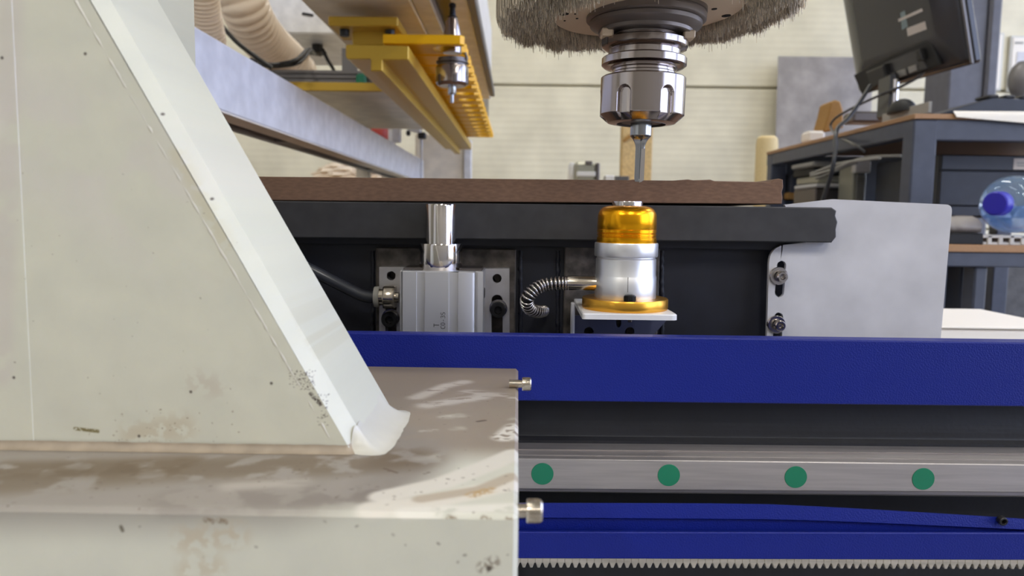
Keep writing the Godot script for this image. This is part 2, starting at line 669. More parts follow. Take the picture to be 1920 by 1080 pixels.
func wall_with_added_windows(called: String, right: bool) -> void:
	# built along u (z for the right wall, x for the front wall); windows between sill and head
	var u0 := RZ0 if right else RX0
	var u1 := RZ1 if right else RX1
	var wins := [[-3.9, -0.4], [0.0, 3.8]] if right else []
	var sill := 0.3  # kept low so light off the ground outside reaches undersides
	var head := 3.85
	var b := MB.new()
	var put := func(a0: float, a1: float, y0: float, y1: float) -> void:
		if right:
			b.box(Vector3(RX1 + 0.1, (y0 + y1) * 0.5, (a0 + a1) * 0.5), Vector3(0.2, y1 - y0, a1 - a0))
		else:
			b.box(Vector3((a0 + a1) * 0.5, (y0 + y1) * 0.5, RZ1 + 0.1), Vector3(a1 - a0, y1 - y0, 0.2))
	put.call(u0, u1, 0.0, sill)
	put.call(u0, u1, head, RH)
	var at := u0
	for w in wins:
		put.call(at, w[0], sill, head)
		at = w[1]
	put.call(at, u1, sill, head)
	struct(called, b, M.wall_plain if right else M.wall_dark, "pale workshop wall at the right with two wide added windows" if right else "plain grey workshop wall behind the camera", "wall")
	for w in wins:
		var c: float = (w[0] + w[1]) * 0.5
		var k: int = taken.get("window_n", 0) + 1
		taken["window_n"] = k
		var f := MB.new()
		for s in [[w[0] + 0.03, 0.06, 0], [w[1] - 0.03, 0.06, 0], [c, 0.05, 0]]:
			f.box(Vector3(RX1 + 0.1, (sill + head) * 0.5, s[0]) if right else Vector3(s[0], (sill + head) * 0.5, RZ1 + 0.1), Vector3(0.07, head - sill, s[1]) if right else Vector3(s[1], head - sill, 0.07), 0.004)
		for yy in [sill + 0.03, head - 0.03]:
			f.box(Vector3(RX1 + 0.1, yy, c) if right else Vector3(c, yy, RZ1 + 0.1), Vector3(0.07, 0.06, w[1] - w[0]) if right else Vector3(w[1] - w[0], 0.06, 0.07), 0.004)
		var o := struct("added_window_%d" % k, f, M.white_paint, "white framed wide glazing added out of view in the right wall, %s" % ("nearer the back wall" if c < 0 else "farther from the back wall"), "added_window")
		obj("pane", boxm(Vector3(RX1 + 0.1, (sill + head) * 0.5, c) if right else Vector3(c, (sill + head) * 0.5, RZ1 + 0.1), Vector3(0.006, head - sill - 0.1, w[1] - w[0] - 0.1) if right else Vector3(w[1] - w[0] - 0.1, head - sill - 0.1, 0.006)), M.pane, o)


# ---------------------------------------------------------------- paint and dirt on the casting
class Paint:
	var w: int
	var h: int
	var per_m: float
	var o: Vector2
	var px: PackedFloat32Array
	var n := FastNoiseLite.new()

	func _init(o_: Vector2, size: Vector2, per_m_: float, base: Color) -> void:
		o = o_
		per_m = per_m_
		w = int(size.x * per_m)
		h = int(size.y * per_m)
		px.resize(w * h * 3)
		n.seed = 5
		n.frequency = 1.0
		n.fractal_octaves = 4
		for j in h:
			for i in w:
				var k := (j * w + i) * 3
				var t := n.get_noise_2d(i / per_m * 45.0, j / per_m * 45.0) * 0.02
				px[k] = base.r + t
				px[k + 1] = base.g + t * 0.9
				px[k + 2] = base.b + t * 0.6

	# soft stroke along pts (metres); grain > 0 breaks it up with noise of that many cycles a metre
	func stroke(pts: Array, width: float, c: Color, alpha: float, grain := 0.0, cut := 0.0, soft := 0.5, sx := 1.0) -> void:
		var box := Rect2(pts[0], Vector2.ZERO)
		for p in pts:
			box = box.expand(p)
		box = box.grow(width)
		for j in range(maxi(0, int((box.position.y - o.y) * per_m)), mini(h, int((box.end.y - o.y) * per_m) + 1)):
			for i in range(maxi(0, int((box.position.x - o.x) * per_m)), mini(w, int((box.end.x - o.x) * per_m) + 1)):
				var p := o + Vector2(i, j) / per_m
				var d := INF
				if pts.size() == 1:
					d = p.distance_to(pts[0])
				for k in pts.size() - 1:
					d = minf(d, p.distance_to(Geometry2D.get_closest_point_to_segment(p, pts[k], pts[k + 1])))
				if d > width:
					continue
				var a := alpha * smoothstep(width, width * (1.0 - soft), d)
				if grain > 0:
					a *= smoothstep(cut - 0.18, cut + 0.18, n.get_noise_2d(p.x * grain * sx, p.y * grain))
				var q := (j * w + i) * 3
				px[q] = lerpf(px[q], c.r, a)
				px[q + 1] = lerpf(px[q + 1], c.g, a)
				px[q + 2] = lerpf(px[q + 2], c.b, a)

	func specks(rng: RandomNumberGenerator, count: int, c0: Vector2, spread: Vector2, r0: float, r1: float, c: Color, alpha: float) -> void:
		for k in count:
			var p := c0 + Vector2(rng.randf_range(-1, 1), rng.randf_range(-1, 1)) * spread
			var q := p + Vector2(rng.randf_range(-1, 1), rng.randf_range(-0.5, 0.5)) * r1
			stroke([p, q], rng.randf_range(r0, r1), c, alpha * rng.randf_range(0.4, 1.0), 0.0, 0.0, 0.6)

	func texture() -> ImageTexture:
		var b := PackedByteArray()
		b.resize(px.size())
		for k in px.size():
			b[k] = clampi(int(px[k] * 255.0), 0, 255)
		return ImageTexture.create_from_image(Image.create_from_data(w, h, false, Image.FORMAT_RGB8, b))


func gantry_foot() -> void:
	var rng := RandomNumberGenerator.new()
	rng.seed = 7
	var top := W(700, 962, 0.18).y
	var zf := -0.18
	# how far back the picture puts the block's rear edge
	var db := 0.3
	for k in 30:
		db += (W(850, 686, db).y - top) * 1.2
	var hy := func(px: float, py: float) -> Vector2:  # a spot on the block's top, as (x, distance behind)
		var a := W(px, py, 1.0) - EYE
		var t := (top - EYE.y) / a.y
		return Vector2(a.x * t, -t + 0.35)
	var fy := func(px: float, py: float) -> Vector2:  # a spot on the block's front, following on from the top's front edge
		var a := W(px, py, 0.18)
		return Vector2(a.x, 0.35 - 0.18 + top - a.y)
	var P := Paint.new(Vector2(-0.27, 0.0), Vector2(0.275, 0.26), 4600.0, Color8(204, 202, 186))
	# grey-brown film of dust and oil on the top, wiped clean in streaks
	P.stroke([Vector2(-0.3, 0.02), Vector2(0.02, 0.02)], 0.04, Color8(138, 123, 104), 0.92, 0, 0, 0.4)
	P.stroke([Vector2(-0.3, 0.075), Vector2(0.02, 0.075)], 0.06, Color8(142, 129, 114), 0.92, 24, -0.6, 0.4)
	P.stroke([Vector2(-0.4, 0.135), Vector2(-0.065, 0.128)], 0.052, Color8(140, 132, 123), 0.92, 18, -0.6, 0.3)
	P.stroke([hy.call(0, 905), hy.call(330, 880), hy.call(640, 870), hy.call(760, 860)], 0.016, Color8(104, 88, 68), 0.7, 60, -0.15, 0.8)
	P.stroke([hy.call(0, 880), hy.call(200, 876), hy.call(330, 872)], 0.012, Color8(98, 80, 58), 0.7, 50, -0.25, 0.8)
	P.stroke([hy.call(340, 935), hy.call(620, 930), hy.call(700, 925)], 0.012, Color8(124, 115, 107), 0.7, 60, -0.1, 0.8)
	P.stroke([hy.call(720, 930), hy.call(830, 905), hy.call(920, 870), hy.call(965, 850)], 0.0055, Color8(216, 210, 197), 0.95, 120, -0.75, 0.45, 0.3)
	P.stroke([hy.call(700, 952), hy.call(800, 942), hy.call(965, 905)], 0.006, Color8(220, 213, 199), 0.9, 90, -0.7, 0.5, 0.3)
	P.stroke([hy.call(760, 958), hy.call(960, 950)], 0.004, Color8(228, 223, 210), 0.9, 100, -0.4, 0.7)
	P.stroke([hy.call(790, 935), hy.call(900, 917), hy.call(960, 892)], 0.0035, Color8(176, 161, 140), 0.8, 100, -0.5, 0.6, 0.3)
	P.stroke([hy.call(885, 927), hy.call(918, 918)], 0.003, Color8(178, 140, 84), 0.7, 500, -0.1, 0.8)
	P.stroke([hy.call(780, 745), hy.call(840, 722), hy.call(870, 716)], 0.006, Color8(196, 188, 176), 0.8, 160, -0.3, 0.8, 0.4)
	P.stroke([hy.call(800, 760), hy.call(850, 752), hy.call(900, 745)], 0.007, Color8(194, 187, 177), 0.8, 170, -0.2, 0.8, 0.4)
	P.stroke([hy.call(880, 735), hy.call(965, 745)], 0.007, Color8(190, 182, 170), 0.75, 160, -0.1, 0.8, 0.4)
	P.stroke([hy.call(945, 820), hy.call(968, 800)], 0.006, Color8(222, 217, 205), 0.9, 200, -0.2, 0.6)
	P.stroke([hy.call(430, 912), hy.call(560, 905)], 0.006, Color8(186, 177, 165), 0.55, 90, -0.2, 1.0, 0.3)
	P.stroke([hy.call(790, 808), hy.call(815, 806)], 0.0022, Color8(200, 193, 182), 0.5, 300, -0.1, 0.9)
	P.stroke([hy.call(720, 878), hy.call(744, 886)], 0.0006, Color8(96, 80, 66), 0.8)
	P.stroke([hy.call(896, 790), hy.call(908, 788)], 0.0012, Color8(84, 70, 60), 0.8)
	P.specks(rng, 420, hy.call(700, 830), Vector2(0.13, 0.07), 0.0001, 0.0005, Color8(92, 80, 68), 0.7)
	P.specks(rng, 70, hy.call(300, 900), Vector2(0.1, 0.012), 0.0002, 0.0006, Color8(80, 66, 54), 0.7)
	# chips along the front edge
	for e in [[840, 962], [905, 963], [950, 965], [385, 973], [410, 974]]:
		P.stroke([fy.call(e[0], e[1]), fy.call(e[0] + 12, e[1] + 3)], 0.0009, Color8(120, 104, 84), 0.8, 900, -0.2)
	# front of the block
	P.stroke([fy.call(350, 1010), fy.call(440, 1000)], 0.006, Color8(182, 166, 140), 0.55, 220, -0.05, 0.9)
	P.stroke([fy.call(350, 1068), fy.call(400, 1060)], 0.005, Color8(186, 172, 146), 0.5, 220, -0.05, 0.9)
	P.stroke([fy.call(226, 986), fy.call(229, 993)], 0.0006, Color8(96, 88, 74), 0.8)
	P.stroke([fy.call(905, 1062), fy.call(925, 1052)], 0.0022, Color8(140, 130, 116), 0.8, 600, -0.05)
	P.stroke([fy.call(916, 1064)], 0.0009, Color8(78, 70, 62), 0.9)
	var mb := mat("cast_base", Color.WHITE, 0.42)
	mb.albedo_texture = P.texture()
	mb.uv1_scale = Vector3(1.0 / 0.275, 1.0 / 0.26, 1)
	mb.uv1_offset = Vector3(0.27 / 0.275, 0, 0)
	mb.texture_repeat = false
	# the upright faces
	var Q := Paint.new(Vector2(-0.2, -1.06), Vector2(0.17, 0.2), 4200.0, Color8(204, 202, 184))
	var gy := func(px: float, py: float) -> Vector2:
		var a := W(px, py, 0.227)
		return Vector2(a.x, -a.y)
	Q.stroke([gy.call(0, 700), gy.call(20, 0)], 0.006, Color8(198, 191, 180), 0.7, 40, -0.3, 0.8)
	Q.stroke([gy.call(60, 240), gy.call(330, 400)], 0.03, Color8(205, 198, 190), 0.5, 20, -0.1, 0.9)
	Q.stroke([gy.call(0, 860), gy.call(690, 855)], 0.004, Color8(166, 148, 120), 0.7, 90, -0.1, 0.9)
	Q.stroke([gy.call(250, 815), gy.call(340, 800)], 0.007, Color8(186, 174, 150), 0.6, 160, -0.05, 0.9)
	Q.stroke([gy.call(370, 715), gy.call(400, 725)], 0.006, Color8(190, 181, 164), 0.6, 200, 0.0, 0.9)
	Q.stroke([gy.call(140, 803), gy.call(183, 808)], 0.0007, Color8(112, 100, 62), 0.9, 900, -0.3)
	Q.stroke([gy.call(540, 560), gy.call(575, 630), gy.call(600, 670)], 0.0035, Color8(184, 176, 150), 0.7, 200, -0.1, 0.9)
	Q.stroke([gy.call(330, 290), gy.call(430, 470)], 0.004, Color8(198, 191, 164), 0.6, 160, -0.1, 0.9)
	Q.stroke([gy.call(582, 738), gy.call(600, 757)], 0.0008, Color8(58, 50, 46), 0.9, 1500, -0.05)
	Q.specks(rng, 120, gy.call(568, 712), Vector2(0.0042, 0.003), 0.00008, 0.00022, Color8(70, 60, 52), 0.9)
	Q.specks(rng, 50, gy.call(604, 768), Vector2(0.0016, 0.005), 0.00008, 0.00025, Color8(64, 54, 48), 0.9)
	Q.specks(rng, 60, gy.call(330, 815), Vector2(0.02, 0.008), 0.0001, 0.0003, Color8(120, 100, 78), 0.7)
	Q.specks(rng, 40, gy.call(230, 560), Vector2(0.035, 0.045), 0.00008, 0.0003, Color8(110, 98, 84), 0.6)
	for e in [[159, 100], [4, 108], [240, 62], [260, 817], [26, 707], [357, 734], [508, 718], [300, 212], [393, 372]]:
		Q.stroke([gy.call(e[0], e[1])], 0.0006, Color8(84, 76, 68), 0.9)
	var mf := mat("cast_face", Color.WHITE, 0.3)
	mf.albedo_texture = Q.texture()
	mf.uv1_scale = Vector3(1.0 / 0.17, 1.0 / 0.2, 1)
	mf.uv1_offset = Vector3(0.2 / 0.17, 1.06 / 0.2, 0)
	mf.texture_repeat = false
	mf.heightmap_enabled = true
	mf.heightmap_texture = noise_tex(9, 0.02, 0.0, 1.0, 3)
	mf.heightmap_scale = 0.02

	var xr := W(972, 962, 0.18).x
	var t := thing("gantry_foot", "cream painted cast gantry foot with a sloping rib standing on its dirty flat base", "machine base", Vector3(-0.2, top - 0.5, -0.26))
	var b := MB.new()
	b.um = 1
	b.uv_from = 0.35 - 0.18 + top
	b.box(Vector3((xr - 0.5) * 0.5, top - 0.25, (zf - db) * 0.5), Vector3(xr + 0.5, 0.5, db + zf), 0.0012)
	obj("base_block", b, M.cast_base, t)
	# column: its right side runs back behind the rib
	var cx := W(37, 300, 0.226).x
	var col := span(Vector3(-0.5, top - 0.002, -0.353), Vector3(cx, top + 0.9, -0.2268), 0.0007)
	obj("column", col, M.cast_face, t)
	# the rib
	var A := W(190, -12, 0.227)
	var B := W(690, 852, 0.227)
	var s := (A - B) / (A.y - B.y)
	var up := B + s * ((cx - 0.004 - B.x) / s.x)
	var rib := MB.new()
	rib.prism([Vector2(cx - 0.01, top - 0.006), Vector2(B.x + s.x * (top - 0.006 - B.y), top - 0.006), Vector2(up.x, up.y), Vector2(cx - 0.01, up.y)], -0.276, -0.227, 0.0042)
	obj("rib", rib, M.cast_face, t)
	# weld fillet round the rib's foot
	var fx := B.x + s.x * (top - B.y)
	var wl := MB.new()
	var rings := []
	var foot := []
	var path := [Vector3(-0.45, top, -0.2265), Vector3(cx, top, -0.2265), Vector3(fx - 0.03, top, -0.2265), Vector3(fx - 0.006, top, -0.227), Vector3(fx - 0.0004, top, -0.2305), Vector3(fx - 0.0003, top, -0.24), Vector3(fx - 0.0003, top, -0.262), Vector3(fx - 0.0004, top, -0.272), Vector3(fx - 0.006, top, -0.276), Vector3(fx - 0.03, top, -0.276)]
	var outs := [Vector3.BACK, Vector3.BACK, Vector3.BACK, Vector3(0.25, 0, 1), Vector3(1, 0, 0.75), Vector3.RIGHT, Vector3.RIGHT, Vector3(1, 0, -0.6), Vector3(0.2, 0, -1), Vector3(0, 0, -1)]
	var dense := []
	var dout := []
	for k in path.size() - 1:
		var steps := 40 if k < 3 else 8
		for q in steps:
			var f := float(q) / steps
			dense.append(path[k].lerp(path[k + 1], f))
			dout.append(outs[k].lerp(outs[k + 1], f).normalized())
	for k in dense.size():
		var r := 0.0024 + 0.0002 * P.n.get_noise_2d(dense[k].x * 120.0, dense[k].z * 120.0)
		if dout[k].x > 0.4:
			r *= 1.0 + 2.2 * minf(1.0, (dout[k].x - 0.4) * 3.0)
		var ring := []
		for q in 9:
			var a := PI / 2 * q / 8
			var e := Vector2(1 - sin(a), 1 - cos(a))
			ring.append(dense[k] + dout[k] * (e.x * r + 0.0001) + Vector3(s.x * e.y * r * maxf(0.0, dout[k].x), e.y * r + 0.0001, 0))
		if k <= 122:
			rings.append(ring)
		if k >= 122:
			foot.append(ring)
	wl.loft(rings, false, false)
	var wf := MB.new()
	wf.loft(foot, false, false)
	obj("weld_bead", wf, M.cast_paint, t)
	obj("weld_bead", wl, M.weld_paint, t)
	var seam := MB.new()  # rough weld up the rib's front edge
	var pts := []
	var rr := []
	for k in 120:
		var f := float(k) / 119
		var c := Vector3(lerpf(B.x, up.x, f), lerpf(B.y, up.y, f), -0.2278) + Vector3(-0.0068, -0.004, 0.0004)
		c += Vector3(P.n.get_noise_2d(k * 0.9, 3.0), 0, 0) * 0.0003
		pts.append(c)
		rr.append(0.0005 + 0.0003 * P.n.get_noise_2d(k * 0.9, 8.0))
	seam.tube(pts, rr, 8)
	obj("weld_seam", seam, M.cast_paint, t)
	for e in [[996, 720, 0.319, 0.0029], [1017, 958, 0.19, 0.0031]]:
		var p := W(e[0], e[1], e[2])
		var sc := MB.new()
		var r: float = e[3]
		screw(sc, p, Vector3.RIGHT, r, r * 1.35)
		var x0 := p.x - r * 1.3
		sc.lathe(Vector3(xr - 0.004, p.y, p.z), [Vector2(0, 0), Vector2(r * 0.6, 0), Vector2(r * 0.6, x0 - xr + 0.004)], 20, Basis(Vector3(0, -1, 0), Vector3(1, 0, 0), Vector3(0, 0, 1)))
		for k in 36:  # knurls
			var a := TAU * k / 36
			sc.box(p + Vector3(-r * 0.75, sin(a) * r * 0.985, cos(a) * r * 0.985), Vector3(r * 0.95, r * 0.06, r * 0.06), 0.0, Basis(Vector3.RIGHT, -a))
		obj("cap_screw", sc, M.nickel, t).set_meta("label", "bright socket head screw")


func guards_and_rail() -> void:
	var X0 := -0.42
	var X1 := 0.42
	var ext := func(b: MB, prof: Array, xa := X0, xb := X1) -> void:
		var a := []
		var c := []
		for p in prof:
			a.append(LY(p[0], p[1], p[2], xa))
			c.append(LY(p[0], p[1], p[2], xb))
		b.bar(a, c)
	# blue guard beam: front plate with a narrow top fold, chamfered edges
	var b := MB.new()
	ext.call(b, [[751, 762, 0.364], [751, 762, 0.3606], [749.5, 760.5, 0.36], [631, 645, 0.36], [628, 642, 0.3603], [624, 636, 0.3705], [640, 652, 0.3705], [740, 751, 0.364]])
	var o := single("guard_beam", b, M.blue_paint, "wide blue painted guard beam running right behind the gantry foot, above the rail", "guard rail")
	# black rail seat behind it: a hollow curve down to the rail
	b = MB.new()
	var prof := [[700, 711, 0.42], [738, 749, 0.385]]
	for k in 9:
		var f := float(k) / 8
		prof.append([748 + 62 * f, 759 + 62 * f, 0.3835 - 0.004 * sin(f * PI * 0.5)])
	prof.append_array([[817, 826, 0.3792], [825, 834, 0.3765], [925, 935, 0.3765], [1200, 1210, 0.3765], [1200, 1210, 0.42]])
	prof.reverse()
	ext.call(b, prof)
	single("rail_seat", b, M.black_paint, "dark painted rail seat in the shadow below the blue guard beam", "machine frame")
	# linear rail with grooved sides and chamfered top face
	var t := thing("linear_rail", "ground steel linear guide rail with a row of green hole caps", "guide rail", LY(925, 935, 0.37, 0.0))
	b = MB.new()
	prof = [[830, 839, 0.3763], [842, 850.5, 0.3665], [844, 852.5, 0.3668], [845.5, 854, 0.3658], [852.5, 862, 0.3605], [853.5, 863.5, 0.3606], [859.5, 870.5, 0.3548], [861, 873, 0.354], [915.5, 922, 0.354], [917, 923.5, 0.3546], [920.5, 929.5, 0.3552], [922, 932, 0.3763]]
	prof.reverse()
	ext.call(b, prof)
	obj("rail_body", b, M.rail_steel, t)
	var r := S(0.354) * 21.6
	for k in range(-1, 4):
		var pc := [Vector2(779, 886), Vector2(1017, 888.5), Vector2(1254, 891), Vector2(1492, 894.5), Vector2(1731, 898)][k + 1] as Vector2
		var p := W(pc.x, pc.y, 0.354)
		obj("hole_cap", lathem(p + Vector3(0, 0, -0.004), [Vector2(0, 0), Vector2(r, 0), Vector2(r, 0.0041), Vector2(r - 0.0001, 0.0043), Vector2(0, 0.0043)], 56, Basis(Vector3.RIGHT, PI / 2)), M.green_cap, t)
	# lower blue guard: a channel front with an inset strip behind it that sags to the right
	t = thing("lower_guard", "lower blue guard channel whose loose upper strip sags down to the right", "guard rail", LY(1048, 1050, 0.34, 0.0))
	b = MB.new()
	ext.call(b, [[1030, 1033, 0.352], [1046.5, 1049.5, 0.3403], [1046.5, 1049.5, 0.3401], [1046, 1049, 0.34], [999, 1001.5, 0.34], [996.5, 998.7, 0.3405], [993.5, 996, 0.3465], [1005, 1008, 0.352]])
	obj("channel_front", b, M.blue_paint, t)
	b = MB.new()
	ext.call(b, [[1030, 1030, 0.352], [1030, 1030, 0.3475], [960, 980, 0.3475], [960, 980, 0.352]])
	obj("channel_back", b, M.blue_paint, t)
	b = MB.new()
	var rings := []
	for e in [[640, 942, 969.5], [972, 942.5, 971], [1200, 943, 972.5], [1330, 943.5, 973.5], [1440, 945, 974.5], [1540, 949.5, 977], [1640, 955, 981], [1740, 961, 985.5], [1830, 966.5, 989.5], [1920, 972.5, 993.8], [2200, 990, 1007]]:
		rings.append([W(e[0], e[1], 0.3492), W(e[0], e[1], 0.3474), W(e[0], e[1] + 0.8, 0.3464), W(e[0], e[2] - 1.0, 0.3452), W(e[0], e[2], 0.3456), W(e[0], e[2] + 1.0, 0.3476), W(e[0], e[2] + 1.0, 0.3492)])
	for k in rings.size():
		rings[k].reverse()
	for k in rings.size() - 1:
		b.bar(rings[k], rings[k + 1], k == 0, k == rings.size() - 2)
	obj("sagging_strip", b, M.blue_paint, t)
	b = MB.new()
	screw(b, W(1883, 979, 0.3428), Vector3(0.05, -0.1, 1), 0.0021, 0.0028, 0.55)
	obj("cap_screw", b, M.black_bolt, t).set_meta("label", "small dark socket screw")
	# gear rack, teeth down
	b = MB.new()
	var d := 0.3404
	var pitch := S(d) * 14.47
	var poly := []
	var n := int((X1 - X0) / pitch)
	var l0 := LY(1046, 1049, d, 0).y
	var slope := (LY(1046, 1049, d, 0.2).y - l0) / 0.2
	var base := LY(1055.5, 1060.5, d, 0).y - l0
	var tip := LY(1064.5, 1069.5, d, 0).y - l0
	var xs := W(1010, 1060, d).x
	for k in n:
		var x := X0 + fposmod(xs - X0, pitch) + pitch * k
		var yb := l0 + slope * x
		var pb := MB.new()
		poly = [Vector2(x - pitch * 0.5, yb - slope * pitch * 0.5), Vector2(x - pitch * 0.5, yb + base), Vector2(x - pitch * 0.42, yb + base), Vector2(x - pitch * 0.16, yb + tip), Vector2(x + pitch * 0.16, yb + tip), Vector2(x + pitch * 0.42, yb + base), Vector2(x + pitch * 0.5, yb + base), Vector2(x + pitch * 0.5, yb + slope * pitch * 0.5)]
		b.prism(poly, -d - 0.012, -d, 0.00025)
	single("gear_rack", b, M.rail_dirty, "toothed steel gear rack along the bottom of the lower blue guard", "gear rack")


func bed_and_table() -> void:
	var X0 := -0.46
	# black bed beam behind everything, standing on the floor
	var t := thing("machine_bed", "dark painted machine bed beam with bare steel weld pads under the table edge", "machine frame", Vector3(0, 0, -0.8))
	var xr := W(1500, 520, 0.475).x
	var top := W(1000, 455, 0.475).y
	obj("bed_beam", span(Vector3(X0, 0.0, -1.75), Vector3(xr, top, -0.475), 0.002), M.black_frame, t)
	var yb := W(1000, 700, 0.475).y
	for e in [[704, 968, 463.5, 466], [1059, 1238, 462, 464]]:
		var p := W(e[0], e[2], 0.471)
		var q := W(e[1], e[3], 0.471)
		obj("weld_pad", span(Vector3(p.x, yb, -0.4752), Vector3(q.x, p.y, -0.471), 0.0007), M.raw_steel, t)
	var wn := FastNoiseLite.new()
	wn.seed = 3
	for e in [976, 1046, 1241, 699]:
		var pts := []
		var rr := []
		for k in 40:
			var p := W(e, 470 + k * 4.2, 0.475)
			pts.append(p + Vector3(wn.get_noise_2d(k * 30.0, e) * 0.0005, 0, 0))
			rr.append(0.0014 + 0.0007 * wn.get_noise_2d(k * 60.0, e + 50.0))
		obj("weld_seam", tubem(pts, rr, 8), M.black_frame, t)
	# under-table strip and the slab
	var sx := W(1517, 455, 0.468).x
	obj("top_strip", span(Vector3(X0, W(1000, 463, 0.468).y, -1.75), Vector3(sx, W(1000, 446, 0.468).y, -0.468), 0.0006), M.black_frame, t)
	var p0 := W(540, 377, 0.455)
	var p1 := W(1566, 389, 0.455)
	var q0 := W(540, 446, 0.455)
	var q1 := W(1566, 455, 0.455)
	var st := (p1.y - p0.y) / (p1.x - p0.x)
	var sb := (q1.y - q0.y) / (q1.x - q0.x)
	var b := MB.new()
	var poly := [Vector2(X0, q0.y + sb * (X0 - q0.x))]
	poly.append_array([Vector2(q1.x - 0.002, q1.y), Vector2(q1.x + 0.0005, q1.y + 0.0035), Vector2(q1.x + 0.0002, q1.y + 0.008), Vector2(q1.x + 0.0009, q1.y + 0.0125), Vector2(p1.x + 0.0006, p1.y - 0.005), Vector2(p1.x + 0.001, p1.y - 0.002), Vector2(p1.x - 0.002, p1.y)])
	poly.append(Vector2(X0, p0.y + st * (X0 - p0.x)))
	b.prism(poly, -1.8, -0.455, 0.0007)
	single("table_slab", b, M.slab, "thick dark grey table slab under the brown board", "table top")
	# brown board with a ragged right end
	p0 = W(490, 331, 0.458)
	p1 = W(1466, 340.5, 0.458)
	q0 = W(490, 375.5, 0.458)
	q1 = W(1466, 382.5, 0.458)
	st = (p1.y - p0.y) / (p1.x - p0.x)
	sb = (q1.y - q0.y) / (q1.x - q0.x)
	var at := func(px: float) -> Vector2:
		var w := W(px, 336, 0.458)
		return Vector2(w.x, p0.y + st * (w.x - p0.x))
	poly = [Vector2(X0, q0.y + sb * (X0 - q0.x)), Vector2(q1.x, q1.y), Vector2(q1.x + 0.0003, q1.y + 0.004), Vector2(q1.x - 0.0004, q1.y + 0.007), Vector2(q1.x + 0.0004, q1.y + 0.0105)]
	poly.append_array([at.call(1468) + Vector2(0, 0.0012), at.call(1460) + Vector2(0, 0.0018), at.call(1452) + Vector2(0, 0.0013), at.call(1446) + Vector2(0, -0.0004), at.call(1340), at.call(1332) + Vector2(0, 0.0008), at.call(1300) + Vector2(0, 0.0003), at.call(1290) + Vector2(0, 0.0008), at.call(1262), at.call(1195), at.call(1188) + Vector2(0, 0.0005), at.call(1180)])
	poly.append(Vector2(X0, p0.y + st * (X0 - p0.x)))
	b = MB.new()
	b.prism(poly, -1.8, -0.458, 0.0004)
	single("spoil_board", b, M.board, "long brown fibre board lying on the dark table slab, ragged at its right end", "board")
	# white side panel, in two halves meeting along the line of its slots
	t = thing("side_panel", "white sheet metal side panel with two slotted bolts, at the right end of the table", "metal panel", W(1600, 640, 0.464))
	var d := 0.464
	var w := func(px: float, py: float) -> Vector2:
		var a := W(px, py, d)
		return Vector2(a.x, a.y)
	var y0 := 700.0
	var slot := func(cx0: float, ya: float, yb2: float, cx1: float, r: float, left: bool) -> Array:
		var out := []
		for k in 9:
			var a := PI / 2 + PI / 2 * k / 8 if left else PI / 2 - PI / 2 * k / 8
			out.append(w.call(cx0 + cos(a) * r, ya + r - sin(a) * r))
		for k in 9:
			var a := PI + PI / 2 * k / 8 if left else -PI / 2 * k / 8
			out.append(w.call(cx1 + cos(a) * r, yb2 - r - sin(a) * r))
		return out
	var left := [w.call(1436, y0), w.call(1440, 560)]
	var corner := rounded([w.call(1440, 560), w.call(1443, 461), w.call(1530, 456)], [0, 0.0115, 0], 8)
	left.append_array(corner.slice(1, -1))
	left.append(w.call(1465.5, 459.7))
	left.append_array(slot.call(1465.5, 489, 557, 1461.5, 8.6, true))
	left.append_array(slot.call(1460, 586, 650, 1457, 8.6, true))
	left.append(w.call(1455, y0))
	var right := [w.call(1455, y0)]
	var rs: Array = slot.call(1460, 586, 650, 1457, 8.6, false)
	rs.reverse()
	right.append_array(rs)
	rs = slot.call(1465.5, 489, 557, 1461.5, 8.6, false)
	rs.reverse()
	right.append_array(rs)
	right.append_array([w.call(1465.5, 459.7), w.call(1510, 455), w.call(1510, 393), w.call(1474, 389), w.call(1471, 384), w.call(1562, 373.5)])
	right.append_array(rounded([w.call(1600, 375), w.call(1786, 384), w.call(1757, y0)], [0, 0.0042, 0], 6).slice(1, -1))
	right.append(w.call(1758, y0))
	var pb := MB.new()
	pb.prism(left, -d - 0.003, -d, 0.0)
	pb.prism(right, -d - 0.003, -d, 0.0)
	obj("sheet", pb, M.white_sheet, t)
	for e in [[1459, 517], [1455, 608]]:
		var c := W(e[0], e[1], d)
		obj("washer", lathem(c, [Vector2(0.003, -0.001), Vector2(0.0056, -0.001), Vector2(0.0056, 0.0013), Vector2(0.0053, 0.0016), Vector2(0.0031, 0.0016), Vector2(0.003, -0.001)], 40, Basis(Vector3.RIGHT, PI / 2)), M.steel, t)
		var s := MB.new()
		screw(s, c + Vector3(0.0008, -0.0002, 0.0065), Vector3(0.06, 0, 1), 0.0034, 0.0054, 0.5)
		obj("cap_screw", s, M.steel, t)


